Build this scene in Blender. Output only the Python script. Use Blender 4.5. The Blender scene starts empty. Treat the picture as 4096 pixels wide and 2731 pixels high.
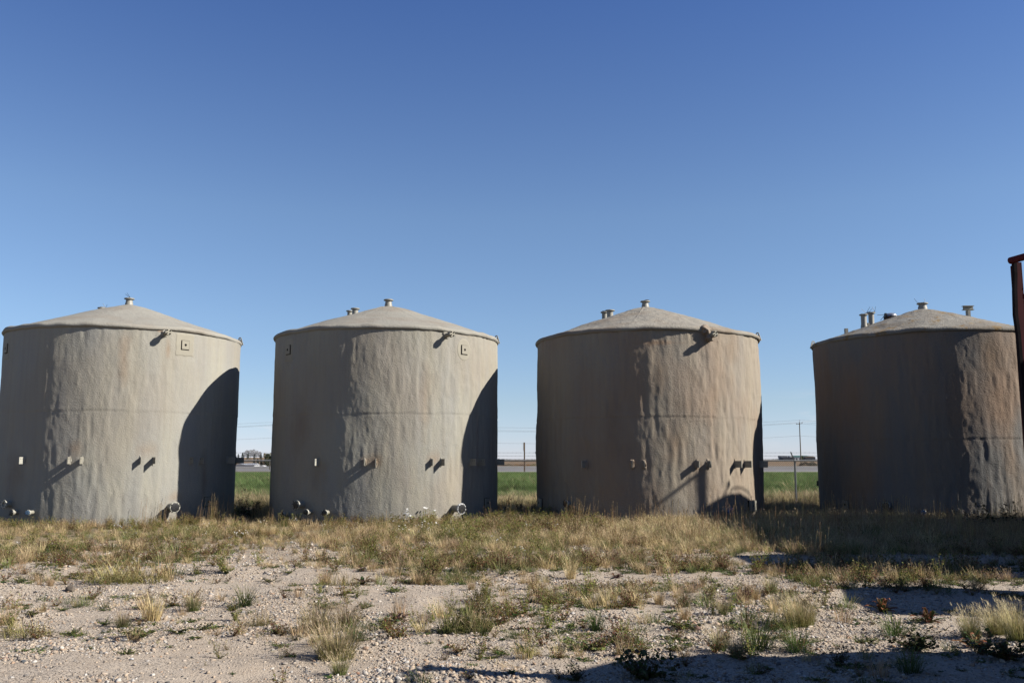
import bpy, math, random
import numpy as np
from mathutils import Vector, Matrix, Euler

random.seed(7); RNG = np.random.default_rng(7)
R_ = math.radians
scene = bpy.context.scene
COL = scene.collection

# ------------------------------------------------------------------ camera
F = 3600.0; CX = 2048.0; CY = 1365.5; HZ = 1837.0; EYE = 1.7      # photograph is 4096 x 2731
TH = math.atan((HZ - CY) / F)
cam_d = bpy.data.cameras.new('camera'); cam = bpy.data.objects.new('camera', cam_d); COL.objects.link(cam)
cam.location = (0, 0, EYE); cam.rotation_euler = (math.pi / 2 + TH, 0, 0)
cam_d.sensor_width = 36; cam_d.lens = F / 4096 * 36; cam_d.clip_start = 0.1; cam_d.clip_end = 20000
scene.camera = cam

# ------------------------------------------------------------------ sky, sun, exposure
SUN_AZ = 79.0; SUN_EL = 34.0                                       # azimuth from -Y towards +X
world = bpy.data.worlds.new('World'); scene.world = world; world.use_nodes = True
wn = world.node_tree.nodes; wl = world.node_tree.links; wn.clear()
wo = wn.new('ShaderNodeOutputWorld'); bg = wn.new('ShaderNodeBackground'); sky = wn.new('ShaderNodeTexSky')
sky.sky_type = 'NISHITA'; sky.sun_disc = False
sky.sun_elevation = R_(SUN_EL); sky.sun_rotation = R_(180 - SUN_AZ)
sky.altitude = 1000; sky.air_density = 1.0; sky.dust_density = 0.0; sky.ozone_density = 3.5
bg.inputs['Strength'].default_value = 0.067
tc = wn.new('ShaderNodeTexCoord'); sx = wn.new('ShaderNodeSeparateXYZ'); wl.new(tc.outputs['Generated'], sx.inputs[0])
rp = wn.new('ShaderNodeValToRGB'); wl.new(sx.outputs['Z'], rp.inputs[0])      # blue cast of a clear autumn sky, a little paler near the horizon
while len(rp.color_ramp.elements) < 6: rp.color_ramp.elements.new(0.5)
for e, (p, c) in zip(rp.color_ramp.elements, [(0.0, (0.93, 0.99, 1.45)), (0.06, (1.07, 1.06, 1.18)), (0.15, (1.20, 1.20, 1.26)), (0.264, (1.26, 1.27, 1.32)), (0.48, (0.82, 0.99, 1.36)), (1.0, (0.76, 0.94, 1.34))]):
    e.position = p; e.color = (*[v / 1.6 for v in c], 1)
mx = wn.new('ShaderNodeMix'); mx.data_type = 'RGBA'; mx.blend_type = 'MULTIPLY'; mx.inputs[0].default_value = 1.0
wl.new(sky.outputs[0], mx.inputs[6]); wl.new(rp.outputs[0], mx.inputs[7])
# small faint fair-weather clouds low over the horizon
cm = wn.new('ShaderNodeMapping'); cm.inputs['Scale'].default_value = (14, 14, 70); wl.new(tc.outputs['Generated'], cm.inputs[0])
cn = wn.new('ShaderNodeTexNoise'); cn.inputs['Scale'].default_value = 1.0; cn.inputs['Detail'].default_value = 5; wl.new(cm.outputs[0], cn.inputs['Vector'])
cr = wn.new('ShaderNodeValToRGB'); wl.new(cn.outputs['Fac'], cr.inputs[0]); cr.color_ramp.elements[0].position = 0.56; cr.color_ramp.elements[1].position = 0.70
cb = wn.new('ShaderNodeValToRGB'); wl.new(sx.outputs['Z'], cb.inputs[0])
while len(cb.color_ramp.elements) < 4: cb.color_ramp.elements.new(0.5)
for e, (p, c) in zip(cb.color_ramp.elements, [(0.008, 0.0), (0.02, 1.0), (0.04, 1.0), (0.075, 0.0)]): e.position = p; e.color = (c, c, c, 1)
cx = wn.new('ShaderNodeMath'); cx.operation = 'MULTIPLY'; wl.new(cr.outputs[0], cx.inputs[0]); wl.new(cb.outputs[0], cx.inputs[1])
cy = wn.new('ShaderNodeMath'); cy.operation = 'MULTIPLY'; wl.new(cx.outputs[0], cy.inputs[0]); cy.inputs[1].default_value = 0.35
cz = wn.new('ShaderNodeMix'); cz.data_type = 'RGBA'; wl.new(cy.outputs[0], cz.inputs[0]); wl.new(mx.outputs[2], cz.inputs[6]); cz.inputs[7].default_value = (5.3, 5.2, 5.3, 1)
wl.new(cz.outputs[2], bg.inputs[0]); wl.new(bg.outputs[0], wo.inputs[0])
S = Vector((math.sin(R_(SUN_AZ)) * math.cos(R_(SUN_EL)), -math.cos(R_(SUN_AZ)) * math.cos(R_(SUN_EL)), math.sin(R_(SUN_EL))))
sd = bpy.data.lights.new('sun', 'SUN'); sd.energy = 5.0; sd.angle = R_(0.53); sd.color = (1.0, 0.955, 0.89)
sun = bpy.data.objects.new('sun', sd); COL.objects.link(sun)
sun.rotation_euler = S.to_track_quat('Z', 'Y').to_euler(); sun.location = (30, -10, 30)
scene.view_settings.view_transform = 'Standard'; scene.view_settings.look = 'None'
scene.view_settings.exposure = 1.25; scene.view_settings.gamma = 1.0; scene.view_settings.use_curve_mapping = False

# ------------------------------------------------------------------ helpers
def ray(x, y):
    a = (x - CX) / F; b = (CY - y) / F
    return Vector((a, math.cos(TH) - b * math.sin(TH), math.sin(TH) + b * math.cos(TH))).normalized()
def at_depth(px, py, Y):
    d = ray(px, py); t = Y / d.y
    return Vector((d.x * t, Y, EYE + d.z * t))
def on_ground(px, py, z=0.0):
    d = ray(px, py); t = (z - EYE) / d.z
    return Vector((d.x * t, d.y * t, z))

_tab = np.random.RandomState(5).rand(4096) * 2 - 1
def noise3(x, y, z=0.0, seed=0):
    x, y, z = np.broadcast_arrays(np.asarray(x, float), np.asarray(y, float), np.asarray(z, float))
    xi = np.floor(x).astype(np.int64); yi = np.floor(y).astype(np.int64); zi = np.floor(z).astype(np.int64)
    fx, fy, fz = x - xi, y - yi, z - zi
    fx, fy, fz = [f * f * f * (f * (f * 6 - 15) + 10) for f in (fx, fy, fz)]
    def h(a, b, c):
        a, b, c = np.atleast_1d(a, b, c)
        n = (a * 73856093) ^ (b * 19349663) ^ (c * 83492791) ^ (seed * 2654435761)
        n = (n ^ (n >> 13)) * 1274126177
        return _tab[(n ^ (n >> 16)) & 4095]
    r = 0
    for dx in (0, 1):
        wx = fx if dx else 1 - fx
        for dy in (0, 1):
            wy = fy if dy else 1 - fy
            for dz in (0, 1):
                wz = fz if dz else 1 - fz
                r = r + wx * wy * wz * h(xi + dx, yi + dy, zi + dz)
    return r if np.ndim(x) else np.float64(np.ravel(r)[0])

def tag(o, label=None, cat=None, group=None, kind=None):
    if label: o['label'] = label
    if cat: o['category'] = cat
    if group: o['group'] = group
    if kind: o['kind'] = kind
    return o
def empty(name, loc=(0, 0, 0), rz=0.0):
    o = bpy.data.objects.new(name, None); COL.objects.link(o); o.location = loc; o.rotation_euler = (0, 0, rz)
    o.empty_display_size = 0.3
    return o
def link_mesh(name, me, parent=None, loc=None, rot=None):
    o = bpy.data.objects.new(name, me); COL.objects.link(o)
    if parent: o.parent = parent
    if loc is not None: o.location = loc
    if rot is not None: o.rotation_euler = rot
    return o

class MB:
    """collects simple solids, builds one mesh"""
    def __init__(s): s.v = []; s.f = []; s.c = []; s.m = []
    def add(s, vs, fs, mat=0, M=None):
        n = len(s.v)
        s.v += [tuple(M @ Vector(v)) if M is not None else tuple(v) for v in vs]
        s.f += [tuple(i + n for i in f) for f in fs]; s.m += [mat] * len(fs)
    def box(s, c, d, M=None, mat=0, bev=0.0):
        x, y, z = c; a, b, e = d[0] / 2, d[1] / 2, d[2] / 2
        vs = [(x + i * a, y + j * b, z + k * e) for i in (-1, 1) for j in (-1, 1) for k in (-1, 1)]
        fs = [(0, 1, 3, 2), (4, 6, 7, 5), (0, 4, 5, 1), (2, 3, 7, 6), (0, 2, 6, 4), (1, 5, 7, 3)]
        s.add(vs, fs, mat, M)
    def lathe(s, prof, n=24, M=None, mat=0, cap=True):
        vs = []; fs = []
        for r, z in prof:
            for i in range(n):
                a = 2 * math.pi * i / n; vs.append((r * math.cos(a), r * math.sin(a), z))
        for k in range(len(prof) - 1):
            for i in range(n):
                j = (i + 1) % n; fs.append((k * n + i, k * n + j, (k + 1) * n + j, (k + 1) * n + i))
        if cap:
            fs.append(tuple(range(n))[::-1]); fs.append(tuple((len(prof) - 1) * n + i for i in range(n)))
        s.add(vs, fs, mat, M)
    def tube(s, p, q, r, n=6, mat=0, r2=None, cap=True):
        p = Vector(p); q = Vector(q); d = q - p
        M = Matrix.Translation(p) @ d.to_track_quat('Z', 'Y').to_matrix().to_4x4()
        s.lathe([(r, 0), (r if r2 is None else r2, d.length)], n, M, mat, cap)
    def build(s, name, mats, parent=None, smooth=False, loc=None):
        me = bpy.data.meshes.new(name); me.from_pydata(s.v, [], s.f)
        for m in (mats if isinstance(mats, (list, tuple)) else [mats]): me.materials.append(m)
        if any(s.m): me.polygons.foreach_set('material_index', s.m)
        if smooth:
            me.polygons.foreach_set('use_smooth', [True] * len(me.polygons))
            try: me.set_sharp_from_angle(angle=R_(35))
            except Exception: pass
        me.update()
        return link_mesh(name, me, parent, loc)

def grid_mesh(name, V, nu, nv, mats, close_u=False, parent=None, smooth=True, mat_idx=None):
    """V: (nv, nu, 3) array"""
    idx = np.arange(nu * nv).reshape(nv, nu)
    a = idx[:-1, :]; b = idx[1:, :]
    if close_u:
        q = np.stack([a, np.roll(a, -1, 1), np.roll(b, -1, 1), b], -1).reshape(-1, 4)
    else:
        q = np.stack([a[:, :-1], a[:, 1:], b[:, 1:], b[:, :-1]], -1).reshape(-1, 4)
    me = bpy.data.meshes.new(name)
    me.vertices.add(nu * nv); me.vertices.foreach_set('co', V.reshape(-1).astype(np.float32))
    me.loops.add(q.size); me.loops.foreach_set('vertex_index', q.reshape(-1).astype(np.int32))
    me.polygons.add(len(q)); me.polygons.foreach_set('loop_start', np.arange(0, q.size, 4, dtype=np.int32))
    me.polygons.foreach_set('loop_total', np.full(len(q), 4, dtype=np.int32))
    for m in (mats if isinstance(mats, (list, tuple)) else [mats]): me.materials.append(m)
    me.update(calc_edges=True)
    me.polygons.foreach_set('use_smooth', [smooth] * len(q))
    return link_mesh(name, me, parent)

# ------------------------------------------------------------------ materials
KA = 0.50      # reflectance level of the weathered surfaces against the picture's exposure
class NT:
    def __init__(s, name):
        s.m = bpy.data.materials.new(name); s.m.use_nodes = True; s.n = s.m.node_tree.nodes; s.l = s.m.node_tree.links
        s.b = s.n['Principled BSDF']; s.out = s.n['Material Output']
    def new(s, t, **k):
        n = s.n.new(t)
        for a, v in k.items():
            if a.startswith('i_'): n.inputs[a[2:].replace('_', ' ')].default_value = v
            else: setattr(n, a, v)
        return n
    def pos(s):
        if not hasattr(s, '_p'): s._p = s.new('ShaderNodeNewGeometry')
        return s._p.outputs['Position']
    def map(s, vec, scale=(1, 1, 1), loc=(0, 0, 0)):
        n = s.new('ShaderNodeMapping'); n.inputs['Scale'].default_value = scale; n.inputs['Location'].default_value = loc
        s.l.new(vec, n.inputs['Vector']); return n.outputs[0]
    def noise(s, vec, scale, detail=4, rough=0.55, dist=0.0):
        n = s.new('ShaderNodeTexNoise'); n.inputs['Scale'].default_value = scale; n.inputs['Detail'].default_value = detail
        n.inputs['Roughness'].default_value = rough; n.inputs['Distortion'].default_value = dist
        s.l.new(vec, n.inputs['Vector']); return n.outputs['Fac']
    def vor(s, vec, scale, feature='F1', out='Distance', rnd=1.0):
        n = s.new('ShaderNodeTexVoronoi'); n.feature = feature; n.inputs['Scale'].default_value = scale
        n.inputs['Randomness'].default_value = rnd
        s.l.new(vec, n.inputs['Vector']); return n.outputs[out]
    def ramp(s, fac, stops):
        n = s.new('ShaderNodeValToRGB'); cr = n.color_ramp
        while len(cr.elements) < len(stops): cr.elements.new(0.5)
        for e, (p, c) in zip(cr.elements, stops):
            e.position = p; e.color = (c, c, c, 1) if isinstance(c, (int, float)) else (*c, 1)
        s.l.new(fac, n.inputs[0]); return n.outputs[0]
    def mix(s, fac, a, b, mode='MIX'):
        n = s.new('ShaderNodeMix'); n.data_type = 'RGBA'; n.blend_type = mode
        for sock, v in ((n.inputs[0], fac), (n.inputs[6], a), (n.inputs[7], b)):
            if isinstance(v, (int, float)): sock.default_value = v
            elif isinstance(v, tuple): sock.default_value = (*v, 1) if len(v) == 3 else v
            else: s.l.new(v, sock)
        return n.outputs[2]
    def math(s, op, a, b=0.0, c=None):
        n = s.new('ShaderNodeMath'); n.operation = op
        for i, v in enumerate((a, b) if c is None else (a, b, c)):
            if isinstance(v, (int, float)): n.inputs[i].default_value = v
            else: s.l.new(v, n.inputs[i])
        return n.outputs[0]
    def bump(s, h, dist, strength=1.0, normal=None):
        n = s.new('ShaderNodeBump'); n.inputs['Distance'].default_value = dist; n.inputs['Strength'].default_value = strength
        s.l.new(h, n.inputs['Height'])
        if normal is not None: s.l.new(normal, n.inputs['Normal'])
        return n.outputs[0]
    def color(s, c, k=None):
        k = KA if k is None else k
        if isinstance(c, tuple): s.b.inputs['Base Color'].default_value = (*[v * k for v in c], 1)
        else: s.l.new(s.mix(1.0, c, (k, k, k), 'MULTIPLY') if k != 1 else c, s.b.inputs['Base Color'])
    def rough(s, r, spec=0.3):
        s.b.inputs['Roughness'].default_value = r; s.b.inputs['Specular IOR Level'].default_value = spec
    def normal(s, n): s.l.new(n, s.b.inputs['Normal'])

def simple(name, col, rough=0.6, spec=0.3, var=0.15, scale=6.0, metal=0.0, bump=0.0):
    t = NT(name); f = t.noise(t.pos(), scale, 5)
    c = t.mix(t.ramp(f, [(0.3, 0.0), (0.7, 1.0)]), tuple(x * (1 - var) for x in col), tuple(min(1, x * (1 + var)) for x in col))
    t.color(c); t.rough(rough, spec); t.b.inputs['Metallic'].default_value = metal
    if bump: t.normal(t.bump(f, bump))
    return t.m

def foam_material(name, base, brown, grey, brown_amt, seed, fine=1.0):
    t = NT(name); p = t.pos()
    streak = t.noise(t.map(p, (1.6, 1.6, 0.28), (seed, seed * 2, 0)), 1.0, 5, 0.6)
    big = t.noise(t.map(p, (0.5, 0.5, 0.35), (seed * 3, 0, seed)), 1.0, 3, 0.5)
    thin = t.noise(t.map(p, (9, 9, 0.35), (0, seed, 0)), 1.0, 3, 0.6)
    c = t.mix(t.ramp(streak, [(0.38, 0.0), (0.62, 1.0)]), grey, base)
    c = t.mix(t.math('MULTIPLY', t.ramp(big, [(0.42, 0.0), (0.62, 1.0)]), brown_amt), c, brown)
    c = t.mix(t.math('MULTIPLY', t.ramp(thin, [(0.5, 0.0), (0.8, 1.0)]), 0.25), c, tuple(x * 0.75 for x in brown))
    speck = t.noise(p, 55, 3, 0.7)
    c = t.mix(0.2, c, t.ramp(speck, [(0.3, 0.6), (0.7, 1.0)]), 'MULTIPLY')
    t.color(c); t.rough(0.85, 0.15)
    g1 = t.noise(t.map(p, (1, 1, 1.5)), 30, 2, 0.5, 0.6)
    g2 = t.noise(t.map(p, (1, 1, 1.2)), 75, 2, 0.5)
    h = t.math('MULTIPLY_ADD', g2, 0.3, g1)
    t.normal(t.bump(h, 0.0098 * fine, 1.0))
    return t.m

M = {}
M['foam1'] = foam_material('sprayed_foam_grey', (0.475, 0.45, 0.365), (0.40, 0.33, 0.245), (0.42, 0.41, 0.365), 0.35, 1.3)
M['foam2'] = foam_material('sprayed_foam_beige', (0.465, 0.435, 0.345), (0.40, 0.32, 0.235), (0.41, 0.395, 0.345), 0.38, 4.1, 1.15)
M['foam3'] = foam_material('sprayed_foam_tan', (0.44, 0.375, 0.28), (0.41, 0.285, 0.19), (0.38, 0.33, 0.265), 0.7, 8.7, 1.25)
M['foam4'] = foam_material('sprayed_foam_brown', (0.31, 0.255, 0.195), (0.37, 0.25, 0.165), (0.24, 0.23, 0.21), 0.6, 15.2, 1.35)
def roof_material(name, base, stain, seed, lichen=0.0):
    t = NT(name); p = t.pos()
    big = t.noise(t.map(p, (0.9, 0.9, 3), (seed, 0, 0)), 1.0, 4, 0.6)
    c = t.mix(t.ramp(big, [(0.45, 0.0), (0.68, 0.75)]), base, stain)
    if lichen:
        l = t.noise(t.map(p, (1.5, 1.5, 1.5), (0, seed, 0)), 1.3, 6, 0.75)
        c = t.mix(t.math('MULTIPLY', t.ramp(l, [(0.54, 0.0), (0.62, 1.0)]), lichen), c, (0.32, 0.2, 0.07))
    sp = t.noise(p, 40, 3, 0.7)
    c = t.mix(0.4, c, t.ramp(sp, [(0.3, 0.5), (0.7, 1.0)]), 'MULTIPLY')
    t.color(c); t.rough(0.9, 0.1)
    g = t.noise(p, 16, 4, 0.65, 0.5)
    t.normal(t.bump(g, 0.022 if seed > 2.5 else 0.012))
    return t.m
M['roof1'] = roof_material('roof_foam_pale', (0.44, 0.415, 0.35), (0.38, 0.32, 0.25), 1.0)
M['roof2'] = roof_material('roof_foam_cream', (0.43, 0.405, 0.34), (0.37, 0.31, 0.24), 2.0)
M['roof3'] = roof_material('roof_foam_rough', (0.42, 0.385, 0.32), (0.35, 0.27, 0.19), 3.0)
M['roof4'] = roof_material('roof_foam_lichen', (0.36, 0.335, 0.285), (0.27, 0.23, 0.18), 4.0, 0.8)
M['paint'] = simple('beige_paint', (0.38, 0.355, 0.285), 0.5, 0.4, 0.12)
M['patch'] = simple('smooth_foam_skin', (0.42, 0.385, 0.30), 0.8, 0.15, 0.08, 3.0, bump=0.004)
M['cream'] = simple('cream_paint', (0.50, 0.48, 0.40), 0.5, 0.4, 0.08)
M['white'] = simple('white_paint', (0.72, 0.72, 0.70), 0.5, 0.4, 0.08)
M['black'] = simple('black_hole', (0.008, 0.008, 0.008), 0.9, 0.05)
M['rust'] = simple('rusty_paint', (0.20, 0.10, 0.055), 0.8, 0.2, 0.4, 20)
M['plastic'] = simple('black_plastic', (0.014, 0.014, 0.016), 0.42, 0.4, 0.3, 20)
M['bluecap'] = simple('blue_cap', (0.03, 0.15, 0.36), 0.5, 0.4, 0.1)
M['bluegrey'] = simple('pale_blue_cap', (0.12, 0.20, 0.30), 0.5, 0.3, 0.1)
M['chrome'] = simple('weathered_steel_cap', (0.55, 0.55, 0.56), 0.35, 0.5, 0.1, 10, metal=0.6)
M['galv'] = simple('galvanised_steel', (0.42, 0.44, 0.45), 0.45, 0.4, 0.12, 12, metal=0.35)
M['wire'] = simple('dull_wire', (0.25, 0.26, 0.27), 0.5, 0.4, 0.1)
M['maroon'] = simple('maroon_paint', (0.095, 0.012, 0.015), 0.75, 0.12, 0.25, 5)
M['maroond'] = simple('worn_grey_steel', (0.022, 0.017, 0.018), 0.9, 0.05, 0.3, 9)
M['wood'] = simple('weathered_wood', (0.22, 0.15, 0.10), 0.85, 0.1, 0.25, 8)
M['polewood'] = simple('grey_pole_wood', (0.20, 0.18, 0.14), 0.85, 0.1, 0.2, 2)
M['foamraw'] = simple('raw_foam', (0.50, 0.44, 0.32), 0.9, 0.1, 0.3, 18, bump=0.02)

def ground_material():
    t = NT('sandy_gravel'); p = t.pos()
    n1 = t.noise(p, 0.55, 5, 0.6); n2 = t.noise(p, 3.5, 5, 0.65); n3 = t.noise(p, 60, 3, 0.7)
    sand = t.mix(t.ramp(n1, [(0.35, 0.0), (0.65, 1.0)]), (0.60, 0.495, 0.38), (0.70, 0.595, 0.475))
    sand = t.mix(t.ramp(n2, [(0.4, 0.0), (0.7, 0.6)]), sand, (0.54, 0.43, 0.315))
    vn = t.new('ShaderNodeTexVoronoi'); vn.inputs['Scale'].default_value = 42; t.l.new(p, vn.inputs['Vector'])
    hsv = t.ramp(vn.outputs['Color'], [(0.0, (0.14, 0.13, 0.125)), (0.3, (0.30, 0.27, 0.24)), (0.55, (0.42, 0.33, 0.25)), (0.8, (0.52, 0.46, 0.40)), (1.0, (0.24, 0.23, 0.22))])
    mask = t.ramp(vn.outputs['Distance'], [(0.30, 1.0), (0.42, 0.0)])
    dens = t.ramp(t.noise(p, 1.1, 4, 0.6), [(0.42, 0.15), (0.6, 0.9)])
    c = t.mix(t.math('MULTIPLY', mask, dens), sand, hsv)
    c = t.mix(0.3, c, t.ramp(n3, [(0.3, 0.5), (0.7, 1.0)]), 'MULTIPLY')
    # soil under the weed strip is browner, litter covered
    sx = t.new('ShaderNodeSeparateXYZ'); t.l.new(p, sx.inputs[0])
    yy = t.math('MULTIPLY_ADD', t.noise(p, 0.7, 4, 0.6), 5.0, sx.outputs['Y'])
    far = t.ramp(t.math('DIVIDE', yy, 30.0), [(0.60, 0.0), (0.74, 1.0)])
    litter = t.mix(t.ramp(n2, [(0.35, 0.0), (0.65, 1.0)]), (0.22, 0.18, 0.11), (0.40, 0.31, 0.20))
    c = t.mix(far, c, litter)
    t.color(c); t.rough(0.95, 0.08)
    h = t.math('MULTIPLY', mask, dens)
    h2 = t.math('MULTIPLY_ADD', n3, 0.35, h)
    t.normal(t.bump(h2, 0.024))
    return t.m
M['ground'] = ground_material()

def stone_material():
    t = NT('river_gravel'); oi = t.new('ShaderNodeObjectInfo'); g = t.pos()
    c = t.ramp(oi.outputs['Random'], [(0.0, (0.15, 0.14, 0.135)), (0.15, (0.27, 0.245, 0.22)), (0.3, (0.42, 0.34, 0.26)), (0.5, (0.54, 0.42, 0.30)),
                (0.66, (0.58, 0.49, 0.38)), (0.8, (0.42, 0.27, 0.17)), (0.9, (0.68, 0.63, 0.55)), (1.0, (0.34, 0.31, 0.29))])
    n = t.noise(g, 70, 3, 0.6)
    c = t.mix(0.45, c, t.ramp(n, [(0.3, 0.6), (0.7, 1.0)]), 'MULTIPLY')
    t.color(c, 0.58); t.rough(0.85, 0.2); t.normal(t.bump(n, 0.003)); return t.m
M['stone'] = stone_material()

def foliage_material(name='foliage', trans=0.3, vmin=0.55, vmax=0.98):
    t = NT(name); at = t.new('ShaderNodeAttribute'); at.attribute_name = 'Col'
    oi = t.new('ShaderNodeObjectInfo')
    v = t.math('MULTIPLY_ADD', oi.outputs['Random'], vmax - vmin, vmin)
    h = t.new('ShaderNodeHueSaturation'); t.l.new(at.outputs['Color'], h.inputs['Color']); t.l.new(v, h.inputs['Value'])
    hue = t.math('MULTIPLY_ADD', oi.outputs['Random'], 0.03, 0.485); t.l.new(hue, h.inputs['Hue'])
    t.color(h.outputs[0], 1); t.rough(0.65, 0.15)
    tr = t.new('ShaderNodeBsdfTranslucent'); t.l.new(h.outputs[0], tr.inputs['Color'])
    mx = t.new('ShaderNodeMixShader'); mx.inputs[0].default_value = trans
    t.l.new(t.b.outputs[0], mx.inputs[1]); t.l.new(tr.outputs[0], mx.inputs[2]); t.l.new(mx.outputs[0], t.out.inputs['Surface'])
    return t.m
M['leaf'] = foliage_material()

# ------------------------------------------------------------------ ground
def gz(x, y):
    x = np.asarray(x, float); y = np.asarray(y, float)
    z = 0.030 * noise3(x * 0.55, y * 0.55, 0.3, 1) + 0.016 * noise3(x * 1.7, y * 1.7, 0.1, 2) + 0.006 * noise3(x * 6, y * 6, 0, 3)
    z = z + 0.004 * noise3(x * 15, y * 15, 0, 4)
    # old wheel ruts and small berms
    def ridge(x0, y0, x1, y1, w, h):
        dx, dy = x1 - x0, y1 - y0; L = math.hypot(dx, dy)
        u = ((x - x0) * dx + (y - y0) * dy) / L; v = ((x - x0) * -dy + (y - y0) * dx) / L
        v = v + 0.10 * noise3(x * 1.3, y * 1.3, 5, 6)
        e = np.clip(np.minimum(u, L - u) / 0.6, 0, 1)
        return e * (h * np.exp(-(v / w) ** 2) - 0.7 * h * np.exp(-((v + 1.9 * w) / w) ** 2))
    z = z + ridge(-9.0, 12.3, -5.4, 11.8, 0.20, 0.085) + ridge(-7.2, 10.6, -4.6, 10.1, 0.18, 0.06)
    z = z + ridge(-0.95, 12.0, -0.75, 10.4, 0.16, -0.022) + ridge(-3.6, 12.6, -0.8, 12.3, 0.22, 0.02)
    z = z + ridge(1.2, 11.4, 5.2, 12.0, 0.25, 0.05) + ridge(-4.2, 9.0, 0.5, 8.7, 0.3, 0.035) + ridge(-8, 14.3, 1, 14.0, 0.4, 0.05)
    fade = np.clip((34.0 - y) / 3.0, 0, 1) * np.clip((y + 20) / 10, 0, 1)
    return z * fade
def gz1(x, y): return float(gz(x, y))

def axis(segs):
    out = []
    for a, b, st in segs: out += list(np.arange(a, b - 1e-6, st))
    out.append(segs[-1][1]); return np.array(out)
gx = axis([(-70, -14, 2.0), (-14, -8, 0.09), (-8, 7, 0.055), (7, 13, 0.09), (13, 70, 2.0)])
gy = axis([(-30, 5.8, 1.4), (5.8, 13.5, 0.05), (13.5, 19, 0.09), (19, 34, 0.4)])
GX, GY = np.meshgrid(gx, gy)
gr = grid_mesh('ground', np.stack([GX, GY, gz(GX, GY)], -1), len(gx), len(gy), M['ground'])
gr['kind'] = 'structure'

# far land ---------------------------------------------------------
def sstep(a, b, v): t = np.clip((v - a) / (b - a), 0, 1); return t * t * (3 - 2 * t)
def fz(x, y):
    x = np.asarray(x, float); y = np.asarray(y, float)
    left = 1 - sstep(-0.24, -0.10, x / np.maximum(y, 1))
    prof = np.interp(y, [0, 232, 420, 700, 1200, 1700, 2200, 4500], [0, 0, -6.5, -6.0, 1.0, 5.2, 6.5, 7.5])
    flat = np.interp(y, [0, 250, 900, 1800, 4500], [0, 0, 0.2, 0.9, 1.2])
    return left * prof + (1 - left) * flat
def zone_material(name, c1, c2, sc, stretch=1.0, bump=0.0):
    t = NT(name); p = t.map(t.pos(), (1, stretch, 1))
    n = t.noise(p, sc, 6, 0.65); n2 = t.noise(p, sc * 0.12, 4, 0.6)
    c = t.mix(t.ramp(n, [(0.35, 0.0), (0.65, 1.0)]), c1, c2)
    c = t.mix(0.35, c, t.ramp(n2, [(0.35, 0.6), (0.65, 1.0)]), 'MULTIPLY')
    t.color(c); t.rough(0.95, 0.05)
    if bump: t.normal(t.bump(n, bump))
    return t.m
M['field'] = zone_material('field_soil', (0.09, 0.14, 0.04), (0.14, 0.19, 0.06), 1.5)
M['verge'] = zone_material('dry_verge', (0.30, 0.24, 0.14), (0.20, 0.17, 0.09), 0.6)
M['asphalt'] = zone_material('grey_asphalt', (0.27, 0.26, 0.255), (0.33, 0.32, 0.31), 0.2, 0.3)
M['shoulder'] = zone_material('gravel_shoulder', (0.42, 0.38, 0.34), (0.34, 0.31, 0.275), 0.6)
M['prairie'] = zone_material('brown_prairie', (0.34, 0.235, 0.15), (0.24, 0.175, 0.11), 0.02, 4.0)
M['line'] = simple('road_paint', (0.72, 0.72, 0.70), 0.7)
def strip(name, y0, y1, mat, dz=0.0, x0=-400, x1=400, ny=2, nx=41):
    xs = np.linspace(x0, x1, nx); ys = np.linspace(y0, y1, ny); X, Y = np.meshgrid(xs, ys)
    o = grid_mesh(name, np.stack([X, Y, fz(X, Y) + dz], -1), nx, ny, mat); o['kind'] = 'structure'; return o
strip('grass_field', 34, 127, M['field'], 0, -500, 500, 12)
strip('road_shoulder', 127, 134, M['shoulder'], 0.01, -500, 500)
strip('road', 134, 180, M['asphalt'], 0.03, -500, 500)
strip('median', 180, 187, M['verge'], 0.02, -500, 500)
strip('road', 187, 226, M['asphalt'], 0.03, -500, 500)
strip('verge', 226, 240, M['verge'], 0.0, -500, 500)
for yy in (156.0, 136.0, 178.0, 206.0): strip('road_line', yy, yy + 0.45, M['line'], 0.05, -500, 500)
ys = np.concatenate([np.linspace(240, 900, 30), np.linspace(960, 4500, 22)]); us = np.linspace(-1.4, 1.4, 90)
U, Yf = np.meshgrid(us, ys); Xf = U * (Yf + 200)
fl = grid_mesh('far_fields', np.stack([Xf, Yf, fz(Xf, Yf) - 0.01], -1), len(us), len(ys), M['prairie']); fl['kind'] = 'structure'

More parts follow.
